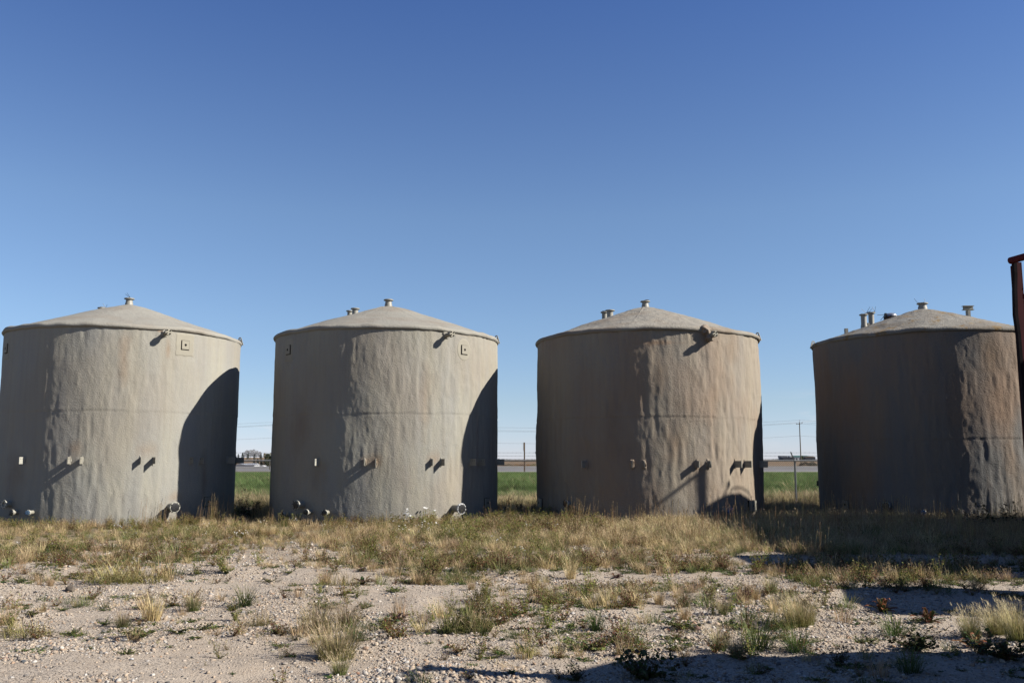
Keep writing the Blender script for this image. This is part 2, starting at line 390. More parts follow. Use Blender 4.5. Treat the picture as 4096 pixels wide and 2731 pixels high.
# ------------------------------------------------------------------ storage tanks
RK = {1: 3.24, 2: 3.3, 3: 3.3, 4: 3.23}
TK = {1: dict(c=(-11.52, 26.75), H=5.28, top=6.33), 2: dict(c=(-3.75, 27.0), H=5.25, top=6.33),
      3: dict(c=(4.05, 27.05), H=5.22, top=6.30), 4: dict(c=(12.55, 27.15), H=5.23, top=6.27)}
def cyl_hit(px, py, k, R=None):
    R = R or RK[k]
    d = ray(px, py); cx, cy = TK[k]['c']
    a = d.x ** 2 + d.y ** 2; b = -2 * (d.x * cx + d.y * cy); c = cx * cx + cy * cy - R * R
    D = max(b * b - 4 * a * c, 0); t = (-b - math.sqrt(D)) / (2 * a)
    P = Vector((d.x * t, d.y * t, EYE + d.z * t))
    return math.atan2(P.x - cx, -(P.y - cy)), P.z
def add_stains(mname, k, spots):
    """rust and dirt marks of the weathered foam, and the greyer splash band at its foot"""
    m = M[mname]; n = m.node_tree.nodes; l = m.node_tree.links; b = n['Principled BSDF']; src = b.inputs['Base Color'].links[0].from_socket
    g = n.new('ShaderNodeNewGeometry'); nz = n.new('ShaderNodeTexNoise'); nz.inputs['Scale'].default_value = 3.0; nz.inputs['Detail'].default_value = 5; l.new(g.outputs['Position'], nz.inputs['Vector'])
    def mixin(fac, col):
        nonlocal src
        x = n.new('ShaderNodeMix'); x.data_type = 'RGBA'; l.new(fac, x.inputs[0]); l.new(src, x.inputs[6]); x.inputs[7].default_value = (*[v * KA for v in col], 1); src = x.outputs[2]
    for px, py, w, h, a, col in spots:
        ph, z = cyl_hit(px, py, k); cx, cy = TK[k]['c']; c = (cx + RK[k] * math.sin(ph), cy - RK[k] * math.cos(ph), z); sc = (1 / w, 1 / w, 1 / h)
        mp = n.new('ShaderNodeMapping'); mp.inputs['Scale'].default_value = sc; mp.inputs['Location'].default_value = [-c[i] * sc[i] for i in range(3)]; l.new(g.outputs['Position'], mp.inputs[0])
        ln = n.new('ShaderNodeVectorMath'); ln.operation = 'LENGTH'; l.new(mp.outputs[0], ln.inputs[0])
        ad = n.new('ShaderNodeMath'); ad.operation = 'MULTIPLY_ADD'; l.new(nz.outputs['Fac'], ad.inputs[0]); ad.inputs[1].default_value = 1.2; l.new(ln.outputs['Value'], ad.inputs[2])
        mr = n.new('ShaderNodeMapRange'); l.new(ad.outputs[0], mr.inputs[0]); mr.inputs[1].default_value = 0.5; mr.inputs[2].default_value = 1.6; mr.inputs[3].default_value = a; mr.inputs[4].default_value = 0.0
        mixin(mr.outputs[0], col)
    sp = n.new('ShaderNodeSeparateXYZ'); l.new(g.outputs['Position'], sp.inputs[0])
    ad = n.new('ShaderNodeMath'); ad.operation = 'MULTIPLY_ADD'; l.new(nz.outputs['Fac'], ad.inputs[0]); ad.inputs[1].default_value = -0.9; l.new(sp.outputs['Z'], ad.inputs[2])
    mr = n.new('ShaderNodeMapRange'); l.new(ad.outputs[0], mr.inputs[0]); mr.inputs[1].default_value = -0.35; mr.inputs[2].default_value = 0.45; mr.inputs[3].default_value = 0.55; mr.inputs[4].default_value = 0.0
    mixin(mr.outputs[0], (0.33, 0.31, 0.27)); l.new(src, b.inputs['Base Color'])
RB = (0.36, 0.23, 0.13); DB = (0.27, 0.19, 0.13); OR = (0.42, 0.22, 0.10)
add_stains('foam1', 1, [(497, 1430, .2, .9, .6, RB), (673, 1395, .10, .35, .6, RB), (640, 1320, .10, .07, .8, OR), (760, 1310, .45, .10, .5, RB), (300, 1790, .3, .35, .5, RB), (590, 1800, .35, .3, .4, RB), (815, 1900, .15, .9, .6, DB), (60, 1900, .5, .8, .5, DB), (700, 1990, .3, .2, .5, RB)])
add_stains('foam2', 2, [(1200, 1700, .5, .9, .5, DB), (1270, 1900, .4, .7, .5, DB), (1500, 1840, .25, .22, .7, RB), (1460, 1845, .2, .2, .6, RB), (1735, 1840, .25, .3, .5, RB), (1700, 1600, .2, 1.2, .35, RB), (1910, 1740, .10, 1.3, .6, DB), (1155, 1410, .25, .5, .4, DB), (1850, 1330, .6, .12, .4, RB)])
add_stains('foam3', 3, [(2640, 1500, .25, .7, .5, RB), (2700, 1780, .45, .8, .5, RB), (2850, 1640, .3, 1.1, .35, RB), (2930, 1400, .3, .6, .35, RB), (2790, 1870, .3, .3, .6, DB), (2640, 1370, .8, .10, .5, OR), (2450, 1700, .4, 1.2, .4, DB)])
add_stains('foam4', 4, [(3310, 1500, .3, 1.3, .5, DB), (4010, 1620, .55, 1.2, .6, (.42, .27, .17)), (3960, 1420, .35, .6, .5, RB), (4050, 1850, .3, .6, .4, RB), (3420, 1600, .3, 1.0, .4, DB)])
SEAM = {1: cyl_hit(500, 1646, 1)[1], 2: cyl_hit(1550, 1654, 2)[1], 3: cyl_hit(2600, 1669, 3)[1], 4: cyl_hit(3700, 1757, 4)[1]}
AMP = {1: (0.010, 0.010, 0.020), 2: (0.012, 0.011, 0.024), 3: (0.016, 0.010, 0.034), 4: (0.014, 0.009, 0.028)}
PATCH = {k: [] for k in TK}
def wall_r(k, phi, z):
    phi = np.asarray(phi, float); z = np.asarray(z, float)
    x = np.sin(phi) * RK[k]; y = np.cos(phi) * RK[k]; a, b, c = AMP[k]; s = 10 * k
    env = 0.5 + 0.5 * sstep(-0.4, 0.5, noise3(x * 0.6, y * 0.6, z * 0.5 + s, 11))
    wx = 0.10 * noise3(x * 1.1 + s, y * 1.1, z * 1.6, 41)
    d = a * env * noise3(x * 7.6 + s + wx * 5, y * 7.6 + wx * 5, z * 1.6, 12) + a * 0.4 * env * noise3(x * 15 + s, y * 15, z * 6.0, 13)
    d = d + b * noise3(x * 1.5, y * 1.5 + s, z * 1.3, 14) + c * noise3(x * 0.55, y * 0.55, z * 0.55 + s, 15)
    d = d + 0.002 * noise3(x * 14, y * 14, z * 9 + s, 16)
    sz = SEAM[k] + 0.03 * noise3(x * 0.9 + s, y * 0.9, 0, 17) + 0.012 * noise3(x * 4 + s, y * 4, 0, 18)
    d = d + 0.007 * (z > sz) * np.exp(-np.maximum(z - sz, 0) / 0.25) - (0.006 + 0.004 * noise3(x * 1.3, y * 1.3 + s, 2, 19)) * np.exp(-((z - sz) / 0.02) ** 2)
    m = 1.0
    for (p0, z0, w, h) in PATCH[k]:
        u = np.abs(phi - p0) * RK[k] / w; v = np.abs(z - z0) / h
        q = np.clip((1.35 - np.maximum(u, v)) / 0.35, 0, 1); m = m * (1 - q)
    return RK[k] + d * (0.15 + 0.85 * m)

def pt(k, phi, z, off=0.0, r=None):
    cx, cy = TK[k]['c']; rr = (float(wall_r(k, phi, z)) if r is None else r) + off
    return Vector((rr * math.sin(phi), -rr * math.cos(phi), z))
def frame(k, phi, z, off=0.0):
    """matrix: local +Z = outward normal, +Y = up, +X = to the right seen from outside"""
    n = Vector((math.sin(phi), -math.cos(phi), 0)); u = Vector((0, 0, 1)); r = u.cross(n)
    Mx = Matrix((r, u, n)).transposed().to_4x4(); Mx.translation = pt(k, phi, z, off); return Mx

def blob(seed, rx, ry, rz, amp=0.3, sub=2):
    import bmesh
    bm = bmesh.new(); bmesh.ops.create_icosphere(bm, subdivisions=sub, radius=1.0)
    V = np.array([v.co[:] for v in bm.verts]); F_ = [tuple(v.index for v in f.verts) for f in bm.faces]; bm.free()
    n = 1 + amp * noise3(V[:, 0] * 1.6 + seed, V[:, 1] * 1.6, V[:, 2] * 1.6, 21) + amp * 0.5 * noise3(V[:, 0] * 4 + seed, V[:, 1] * 4, V[:, 2] * 4, 22)
    V = V * n[:, None] * np.array([rx, ry, rz]); return [tuple(v) for v in V], F_

def plate_with_hole(Mx, w, h, t, hole_r, mat, mat_hole_gap, hx=0.0, hy=0.0, mb=None):
    mb = mb or MB(); mb.box((0, 0, t / 2), (w, h, t), Mx, mat); mb.box((0.004, -0.004, t * 0.22), (w + 0.028, h + 0.028, t * 0.36), Mx, mat_hole_gap)  # black backing shows as a dark joint, its shadow gap put into the colour
    mb.lathe([(hole_r, t + 0.002), (hole_r, t + 0.004)], 16, Mx @ Matrix.Translation((hx, hy, 0)), mat_hole_gap)
    return mb

LAB = {1: ('leftmost pale grey foam-coated storage tank, cut by the left edge', 'foam1', 'roof1'),
       2: ('second foam-coated tank from the left, greyish beige with smooth pale oval patch', 'foam2', 'roof2'),
       3: ('third tank from the left, tan and heavily rippled, blue pipe cover at its foot', 'foam3', 'roof3'),
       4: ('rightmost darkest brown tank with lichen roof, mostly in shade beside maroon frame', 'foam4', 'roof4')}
# pale square plates need flattened foam round them
plates = {1: [(740, 1380, .21, .24, .29, .33), (27, 1394, .21, .24, .26, .32)], 2: [(1856, 1399, .21, .24, .27, .33), (1155, 1399, .21, .24, .24, .34)], 3: [], 4: []}
for k in plates:
    for (px, py, *r) in plates[k]:
        ph, z = cyl_hit(px, py, k); PATCH[k].append((ph, z, r[2], r[3]))

def make_tank(k):
    lab, mw, mr = LAB[k]; cx, cy = TK[k]['c']; H = TK[k]['H']; top = TK[k]['top']
    root = tag(empty('storage_tank', (cx, cy, 0)), lab, 'storage tank', 'foam-coated storage tanks standing in a row')
    # wall: fine columns on the side that can be seen, coarse behind
    ph = np.concatenate([np.linspace(-1.95, 1.95, 560, endpoint=False), np.linspace(1.95, 2 * math.pi - 1.95, 90, endpoint=False)])
    zz = np.concatenate([[-0.25], np.linspace(-0.05, H - 0.07, 165)])
    P, Z = np.meshgrid(ph, zz); r = wall_r(k, P, Z)
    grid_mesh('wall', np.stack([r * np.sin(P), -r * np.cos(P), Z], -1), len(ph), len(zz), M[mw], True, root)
    # roof with its rounded lip
    rise = top - H
    prof = [(RK[k] - 0.10, H - 0.115), (RK[k] + 0.0, H - 0.112), (RK[k] + 0.030, H - 0.098), (RK[k] + 0.048, H - 0.065), (RK[k] + 0.045, H - 0.03), (RK[k] + 0.015, H + 0.01), (RK[k] - 0.06, H + 0.045)]
    for q in np.linspace(0.955, 0.0, 62):
        base = (1 - q) * rise * 1.045
        sag = -0.02 * math.sin(math.pi * min(1, (1 - q) / 0.35)) * (1.4 if k > 2 else 1.0) if (1 - q) < 0.35 and k > 2 else 0
        cap = -0.04 * rise * math.exp(-(q / 0.07) ** 2)
        prof.append((q * RK[k], H + base + sag + cap))
    prof = np.array(prof); ph2 = np.linspace(0, 2 * math.pi, 420, endpoint=False)
    PH, RR = np.meshgrid(ph2, prof[:, 0]); _, ZZ = np.meshgrid(ph2, prof[:, 1])
    amp = 0.006 if k < 3 else 0.013
    X = RR * np.sin(PH); Yv = -RR * np.cos(PH)
    n = noise3(X * 1.1 + k * 9, Yv * 1.1, 0, 31) * 0.018 + noise3(X * 4 + k * 9, Yv * 4, 0, 32) * amp + noise3(X * 11, Yv * 11 + k, 0, 33) * amp * 0.6
    lip = np.arange(len(prof))[:, None] < 7
    lipn = 0.016 * noise3(np.sin(PH) * 9 + k, np.cos(PH) * 9, ZZ * 3, 34) + 0.02 * noise3(np.sin(PH) * 2.5 + k, np.cos(PH) * 2.5, 0, 35)
    f = np.clip(RR / 0.4, 0, 1)
    ZZ = ZZ + np.where(lip, lipn, n * f); RR2 = RR + np.where(lip, lipn * 0.7, 0)
    # radial foam joints
    if k in (2, 3):
        for a0 in (-0.62, -0.28, 0.55, 1.2, 2.4, -2.0):
            dd = np.abs(((PH - a0 + math.pi) % (2 * math.pi)) - math.pi) * RR
            ZZ = ZZ + 0.010 * np.exp(-(dd / 0.02) ** 2) * (RR > 0.3)
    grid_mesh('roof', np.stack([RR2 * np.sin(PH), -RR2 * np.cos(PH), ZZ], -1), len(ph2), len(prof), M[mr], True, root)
    return root
roots = {k: make_tank(k) for k in TK}

def roof_z(k, dx, dy):
    q = math.hypot(dx, dy) / RK[k]; H = TK[k]['H']; rise = TK[k]['top'] - H
    return H + (1 - q) * rise * 1.045 - 0.04 * rise * math.exp(-(q / 0.07) ** 2)
def roof_nozzle(k, dx, dy, ztop, r, rf, name='roof_nozzle', mat='paint', wires=1, cover=False, seed=0):
    z0 = roof_z(k, dx, dy) - 0.12
    mb = MB(); mb.lathe([(r * 1.25, 0), (r * 1.15, 0.15), (r, 0.2), (r, ztop - z0 - 0.02)], 20, Matrix.Translation((dx, dy, z0)))
    pipe = mb.build(name, M[mat], roots[k], True)
    fb = MB(); t = 0.032
    fb.lathe([(r * 0.9, -0.03), (rf * 0.8, -t * 0.9), (rf, -t * 0.8), (rf, 0), (rf * 0.92, 0.008)], 24, Matrix.Translation((dx, dy, ztop)))
    fl = fb.build('flange', M[mat], pipe, True)
    rd = random.Random(seed + k * 7)
    if wires:
        wb = MB()
        for i in range(wires + 1):
            a = rd.uniform(0, 6.28); b = a + rd.uniform(2.2, 3.6)
            p = Vector((dx + rf * math.cos(a), dy + rf * math.sin(a), ztop + 0.01)); q = Vector((dx + rf * 0.9 * math.cos(b), dy + rf * 0.9 * math.sin(b), ztop + 0.03))
            wb.tube(p, q, 0.006, 5)
            wb.tube(q, q + Vector((rd.uniform(-.16, .16), rd.uniform(-.05, .05), rd.uniform(.08, .17))), 0.005, 5)
        wb.build('tie_strap', M['plastic'], pipe)['kind'] = 'stuff'
    if cover:
        cb = MB(); vs, fs = blob(seed, rf * 0.72, rf * 0.72, 0.03, 0.35, 2)
        cb.add([(x + dx + 0.02, y + dy, z + ztop + 0.012) for x, y, z in vs], fs); cb.build('cover', M['plastic'], pipe, True)
    return pipe
def roof_spot(k, px, pytop, dy):
    Y = TK[k]['c'][1] + dy; p = at_depth(px, pytop, Y); return p.x - TK[k]['c'][0], p.z
for k, px, py in ((1, 515, 1194), (2, 1553, 1199), (3, 2582, 1205), (4, 3690, 1213)):
    dx, z = roof_spot(k, px, py, 0.0); roof_nozzle(k, dx * 0.5, 0, z, 0.098 if k < 4 else 0.115, 0.148 if k < 4 else 0.165, 'apex_nozzle', seed=k, cover=(k == 3), wires=1 if k in (1, 4) else 0)
for k, px, py, dy, r in ((2, 1421, 1234, 0.9, .095), (2, 1399, 1243, 1.25, .075), (3, 2440, 1241, 0.9, .1), (3, 2418, 1248, 1.3, .085)):
    dx, z = roof_spot(k, px, py, dy); roof_nozzle(k, dx, dy, z, r, r * 1.5, seed=px, cover=(px in (2418,)), wires=0)
for px, py, dy, r, w in ((3454, 1258, 0.2, .085, 2), (3484, 1251, 0.75, .085, 2), (408, 1231, 1.6, .09, 1)):
    k = 4 if px > 3000 else 1
    dx, z = roof_spot(k, px, py, dy); roof_nozzle(k, dx, dy, z, r, r * 1.5, 'tall_roof_nozzle' if k == 4 else 'roof_nozzle', wires=w, seed=px)
# tank 4 roof furniture: domed hatch, T post, two short posts
dx, z = roof_spot(4, 3563, 1262, 0.8)
mb = MB(); zb = roof_z(4, dx, 0.8); mb.lathe([(0.17, zb - 0.1), (0.17, z - 0.10), (0.185, z - 0.10), (0.19, z - 0.04), (0.18, z - 0.035)], 24, Matrix.Translation((dx, 0.8, 0)))
hat = mb.build('thief_hatch', M['rust'], roots[4], True)
mb = MB(); mb.lathe([(0.19, z - 0.03), (0.18, z + 0.02), (0.13, z + 0.06), (0.06, z + 0.075), (0.01, z + 0.08)], 24, Matrix.Translation((dx, 0.8, 0))); mb.build('hatch_lid', M['chrome'], hat, True)
mb = MB()
for i in range(10):
    a = i * math.pi / 5; mb.lathe([(0.02, z - 0.12), (0.02, z - 0.02)], 6, Matrix.Translation((dx + 0.2 * math.cos(a), 0.8 + 0.2 * math.sin(a), 0)))
mb.tube((dx - 0.2, 0.75, z + 0.02), (dx - 0.46, 0.7, z + 0.0), 0.008); mb.tube((dx - 0.2, 0.75, z + 0.02), (dx - 0.38, 0.68, z - 0.17), 0.008)
mb.box((dx - 0.19, 0.74, z + 0.0), (0.05, 0.08, 0.13)); mb.build('hatch_bolts', M['plastic'], hat)['kind'] = 'stuff'
dx, z = roof_spot(4, 3875, 1223, 0.6)
mb = MB(); zb = roof_z(4, dx, 0.6); mb.box((dx, 0.6, (zb + z) / 2 - 0.08), (0.012, 0.15, z - zb - 0.14)); mb.box((dx - 0.07, 0.6, (zb + z) / 2 - 0.08), (0.012, 0.15, z - zb - 0.14)); mb.box((dx - 0.035, 0.53, (zb + z) / 2 - 0.08), (0.07, 0.012, z - zb - 0.14))
tp = mb.build('support_post', M['paint'], roots[4])
mb = MB(); mb.box((dx - 0.03, 0.6, z - 0.01), (0.33, 0.16, 0.014)); mb.box((dx - 0.03, 0.6, z - 0.13), (0.33, 0.16, 0.014)); mb.box((dx - 0.03, 0.6, z - 0.07), (0.32, 0.012, 0.11)); mb.build('support_beam', M['paint'], tp)
for px, pt_, dy, w in ((3379, 1314, 0.0, .085), (3468, 1292, 0.4, .07)):
    dx, z = roof_spot(4, px, pt_, dy); zb = roof_z(4, dx, dy) - 0.1
    mb = MB(); mb.box((dx, dy, (zb + z) / 2), (0.012, w, z - zb)); mb.box((dx + w / 2, dy - w / 2, (zb + z) / 2), (w, 0.012, z - zb)); mb.build('angle_post', M['paint'], roots[4])

# lifting lugs on the roof edge
def lug(k, px, py, h=0.20, flip=1):
    cx, cy = TK[k]['c']; d = ray(px, py); rr = RK[k] - 0.02
    a = d.x ** 2 + d.y ** 2; b = -2 * (d.x * cx + d.y * cy); c = cx * cx + cy * cy - rr * rr
    D = max(b * b - 4 * a * c, 0); t = (-b + (math.sqrt(D) if D > 0 else 0) * 0) / (2 * a)
    P = Vector((d.x * t - cx, d.y * t - cy, 0)); phi = math.atan2(P.x, -P.y)
    H = TK[k]['H'] - 0.02
    n = 20; outer = []; inner = []; t_ = 0.016
    for i in range(n):
        a_ = 2 * math.pi * i / n; cs, sn = math.cos(a_), math.sin(a_)
        ox, oz = 0.055 * cs, h - 0.055 + 0.055 * sn
        if sn < -0.3: oz = -0.05; ox = 0.12 * cs / max(abs(cs), 0.3) if abs(cs) > 0.15 else 0.0
        outer.append((ox, oz)); inner.append((0.022 * cs, h - 0.06 + 0.028 * sn))
    mb = MB(); vs = []
    for s_ in (-t_ / 2, t_ / 2):
        vs += [(x, s_, z) for x, z in outer] + [(x, s_, z) for x, z in inner]
    fs = []
    for i in range(n):
        j = (i + 1) % n
        fs += [(i, j, n + j, n + i), (2 * n + i, 3 * n + i, 3 * n + j, 2 * n + j), (i, 2 * n + i, 2 * n + j, j), (n + i, n + j, 3 * n + j, 3 * n + i)]
    Mx = Matrix.Translation((rr * math.sin(phi), -rr * math.cos(phi), H)) @ Matrix.Rotation(phi + 1.1 * flip, 4, 'Z')
    mb.add(vs, fs, 0, Mx); mb.build('lifting_lug', M['cream'], roots[k])
lug(1, 937, 1332); lug(2, 1980, 1335); lug(3, 3024, 1330, 0.2); lug(4, 3266, 1362, 0.2, -1)

# flanged stub with four bolts near the rim
def stub(k, px, py, lump=False):
    ph, z = cyl_hit(px, py, k, RK[k] + 0.3); Mx = frame(k, ph, z, -0.1)
    Mt = Mx @ Matrix.Rotation(R_(-2), 4, 'X')
    mb = MB(); mb.lathe([(0.062, 0), (0.058, 0.36)], 16, Mt); mb.lathe([(0.088, 0.34), (0.088, 0.375), (0.084, 0.39), (0.084, 0.425)], 24, Mt)
    o = mb.build('upper_nozzle', M['patch'], roots[k], True)
    for i in range(4):
        a = R_(40) + i * math.pi / 2
        b = MB(); b.lathe([(0.018, 0.42), (0.018, 0.445)], 6, Mt @ Matrix.Translation((0.060 * math.cos(a), 0.060 * math.sin(a), 0))); b.build('bolt', M['black'], o)
    vs, fs = blob(k + 3, 0.11, 0.11, 0.06, 0.25)
    b = MB(); b.add(vs, fs, 0, frame(k, ph, z, 0.0))
    if lump:
        vs, fs = blob(9.3, 0.13, 0.14, 0.13, 0.35, 3); b.add(vs, fs, 0, frame(k, ph, z, 0.02) @ Matrix.Translation((-0.10, 0.13, 0)))
        vs, fs = blob(2.3, 0.09, 0.09, 0.13, 0.5, 3); b.add(vs, fs, 0, frame(k, ph, z, 0.05) @ Matrix.Translation((-0.05, -0.09, 0.05)))
    b.build('foam_collar', M[LAB[k][1]], roots[k], True)
stub(1, 673, 1330); stub(2, 1808, 1337); stub(3, 2859, 1337, True)

# square plates with a hole, in smooth patches
for k in plates:
    for i, (px, py, w, h, pw, phh) in enumerate(plates[k]):
        ph0, z0 = cyl_hit(px, py, k)
        n = 22; a = np.linspace(-1, 1, n)
        V = np.zeros((n, n, 3)); A, B = np.meshgrid(a, a)
        if k == 2 and i == 0:      # oval patch
            s = np.maximum(np.abs(A), np.abs(B)); L = np.sqrt(A ** 2 + B ** 2) + 1e-9; A2 = A * s / L; B2 = B * s / L
        else: A2, B2 = A + 0.04 * noise3(B * 3 + k, i, 0, 41), B + 0.04 * noise3(A * 3 + k, i, 0, 42)
        e = np.maximum(np.abs(A), np.abs(B)); Rr = wall_r(k, ph0 + A2 * pw / RK[k], z0 + B2 * phh) + np.where(e > 0.97, -0.02, 0.007)
        PH = ph0 + A2 * pw / RK[k]
        V[..., 0] = Rr * np.sin(PH); V[..., 1] = -Rr * np.cos(PH); V[..., 2] = z0 + B2 * phh
        grid_mesh('smooth_patch', V, n, n, M['patch'], False, roots[k])
        Mx = frame(k, ph0, z0, 0.0)
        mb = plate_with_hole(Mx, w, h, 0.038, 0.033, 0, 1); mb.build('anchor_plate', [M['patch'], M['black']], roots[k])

# radial clips (for a ladder or walkway)
def clip(k, px, py, L=0.27, lump=1.0, mat='paint', h=0.18, lip=0.012, seed=0, lipdir=1):
    ph, z = cyl_hit(px, py, k, RK[k] + L * 0.5); Mx = frame(k, ph, z, 0)
    mb = MB(); mb.box((0, 0, L / 2 - 0.03), (0.012, h, L + 0.06), Mx)
    mb.box((lipdir * (lip / 2 + 0.006), 0, L - 0.006), (lip, h, 0.012), Mx)
    for zz_ in (0.05, 0.11):
        mb.lathe([(0.010, -0.009), (0.010, 0.009)], 10, Mx @ Matrix.Translation((0, h * 0.25, L - zz_)) @ Matrix.Rotation(math.pi / 2, 4, 'Y'), 1)
    o = mb.build('wall_clip', [M[mat], M['black']], roots[k])
    vs, fs = blob(seed + px * 0.13, 0.040 * lump, 0.10 + 0.02 * lump, 0.035 * lump, 0.35, 3)
    b = MB(); b.add(vs, fs, 0, Mx); b.build('foam_collar', M[LAB[k][1]], o, True)
for px, L in ((87, .19), (275, .18), (324, .20), (562, .16), (617, .24), (765, .17), (805, .17)): clip(1, px, 1841, L, .8, 'cream' if px == 87 else 'paint')  # lighter cream paints the sunlight onto the leftmost clip; the others stay plain
clip(1, 925, 1841, .24); clip(1, 960, 1841, .24)
for px, L in ((1266, .18), (1458, .17), (1503, .19), (1727, .13), (1771, .22), (1890, .26), (1925, .24), (1996, .26)): clip(2, px, 1848, L, 1.0, 'cream' if px == 1266 else 'paint')  # leftmost clip again brightened by colour, as if sunlit
for px, L in ((2338, .22), (2528, .10), (2576, .12), (2791, .16), (2836, .14), (2955, .24), (2992, .24), (3052, .24)): clip(3, px, 1856, L, 1.6 if px < 2900 else .9, seed=3)

# low pipe outlets with covers
def outlet(k, px, py, rf, L, cover='plastic', flange='cream', straps=True, yaw=0.0, seed=0, open_=False, r=None):
    L *= 0.85
    ph, z = cyl_hit(px, py, k, RK[k] + L); Mx = frame(k, ph, z, -0.08) @ Matrix.Rotation(yaw, 4, 'Y')
    r = r or rf * 0.68; T = L + 0.08
    mb = MB(); mb.lathe([(r, 0), (r, T - 0.03)], 24, Mx); o = mb.build('pipe_outlet', M['paint'], roots[k], True)
    mb = MB()
    if open_:
        mb.lathe([(r, T - 0.04), (rf, T - 0.04), (rf, T), (r * 0.85, T), (r * 0.85, T - 0.12)], 28, Mx, 0, False)
        mb.lathe([(r * 0.85, T - 0.13), (r * 0.85, T - 0.125)], 20, Mx, 1)
    else: mb.lathe([(r, T - 0.045), (rf, T - 0.04), (rf, T), (rf * 0.97, T + 0.004)], 28, Mx)
    mb.build('flange', [M[flange], M['plastic']], o, True)
    mb = MB()
    for i in range(8):
        a = i * math.pi / 4 + 0.3; mb.lathe([(0.010, T), (0.010, T + 0.008)], 8, Mx @ Matrix.Translation((rf * 0.87 * math.cos(a), rf * 0.87 * math.sin(a), 0)))
    mb.build('bolt_holes', M['black'], o)['kind'] = 'stuff'
    if not open_:
        mb = MB(); rc = rf * 0.80; prof = [(rc, T + 0.003), (rc * 0.98, T + 0.018), (rc * 0.6, T + 0.024), (0.01, T + 0.02)]
        mb.lathe(prof, 22, Mx); mb.build('cover', M[cover], o, True)
        if straps:
            rd = random.Random(seed); mb = MB()
            for a in (0.7 + rd.uniform(-.3, .3), 2.3 + rd.uniform(-.3, .3), 3.4):
                p = Mx @ Vector((rf * math.cos(a), rf * math.sin(a), T + 0.012)); q = Mx @ Vector((rf * 1.05 * math.cos(a + math.pi + rd.uniform(-.4, .4)), rf * math.sin(a + math.pi), T + 0.03))
                mb.tube(p, q, 0.006, 5)
            for i in range(4):
                a = rd.uniform(0, 6.28); mb.tube(Mx @ Vector((rf * 0.9 * math.cos(a), rf * 0.9 * math.sin(a), T)), Mx @ Vector((rf * 1.12 * math.cos(a), rf * 1.12 * math.sin(a), T + 0.03)), 0.009, 5)
            mb.build('tie_strap', M['plastic'], o)['kind'] = 'stuff'
    return o
outlet(1, 701, 2028, .145, .34, seed=1); outlet(1, 14, 2016, .115, .22, open_=True); outlet(1, 46, 2049, .08, .20, 'plastic', 'paint', seed=2); outlet(1, 98, 2050, .075, .30, 'bluegrey', 'cream', False, 0.25)
outlet(2, 1848, 2034, .145, .42, 'plastic', 'white', seed=5); outlet(2, 1186, 2018, .12, .28, seed=6); outlet(2, 1225, 2048, .08, .26, seed=7); outlet(2, 1287, 2050, .08, .34, 'plastic', 'cream', True, 0.2, seed=8); outlet(2, 1132, 2058, .07, .2, seed=8)
outlet(3, 2920, 2045, .135, .26, 'bluecap', 'paint', seed=11); outlet(3, 2262, 2014, .09, .2, seed=12)
outlet(4, 3544, 2022, .115, .25, seed=13); outlet(4, 3582, 2056, .09, .2, seed=14); outlet(4, 3693, 2050, .08, .2, 'bluecap', seed=15)
def low_plate(k, px, py, w, h, t=0.05):
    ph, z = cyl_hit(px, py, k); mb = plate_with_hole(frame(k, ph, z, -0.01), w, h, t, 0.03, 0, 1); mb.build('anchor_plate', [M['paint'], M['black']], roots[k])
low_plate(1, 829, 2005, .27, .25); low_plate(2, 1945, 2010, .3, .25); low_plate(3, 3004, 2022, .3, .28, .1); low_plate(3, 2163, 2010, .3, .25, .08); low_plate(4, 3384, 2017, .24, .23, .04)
mb = MB(); ph, z = cyl_hit(3267, 1932, 4); mb.box((0, 0, 0.03), (0.1, 0.16, 0.09), frame(4, ph, z, -0.02)); mb.build('wall_clip', M['plastic'], roots[4])

#@@PART2@@
# ------------------------------------------------------------------ chain-link fence behind the tanks
YF = 32.0; RAILZ = at_depth(3180, 1842, YF).z; FX0, FX1 = -17.0, 21.0
fence = tag(empty('chain_link_fence', (0, YF, 0)), 'galvanised chain-link fence topped with barbed wire, running behind the tanks', 'fence')
mb = MB(); mb.tube((FX0, 0, RAILZ), (FX1, 0, RAILZ), 0.024, 8); mb.build('top_rail', M['galv'], fence, True)
xp = at_depth(3180, 1842, YF).x
for i in range(-8, 4):
    x = xp + i * 3.0
    if not FX0 < x < FX1: continue
    mb = MB(); mb.tube((x, 0.03, -0.1), (x, 0.03, RAILZ + 0.03), 0.034, 10); mb.lathe([(0.04, RAILZ - 0.04), (0.04, RAILZ + 0.03), (0.02, RAILZ + 0.05)], 10, Matrix.Translation((x, 0.03, 0)))
    post = mb.build('post', M['galv'], fence, True)
    mb = MB(); mb.box((0, 0, 0.17), (0.03, 0.05, 0.34), Matrix.Translation((x - 0.02, 0.02, RAILZ)) @ Matrix.Rotation(R_(-24), 4, 'Y') @ Matrix.Rotation(R_(12), 4, 'X')); mb.build('barb_arm', M['wire'], post)
for j, dz in enumerate((0.05, 0.17, 0.28)):
    mb = MB(); x = FX0
    while x < FX1 - 0.1:
        x2 = min(x + 3.05, FX1)
        mb.tube((x, 0.05, RAILZ + dz), (x2, 0.05, RAILZ + dz), 0.0035, 4, cap=False)
        x = x2
    for q in np.arange(FX0, FX1, 0.15):
        mb.box((q + 0.03 * j, 0.05, RAILZ + dz), (0.03, 0.012, 0.014))
    w = mb.build('barbed_wire', M['wire'], fence); w['kind'] = 'stuff'
vs = []; fs = []
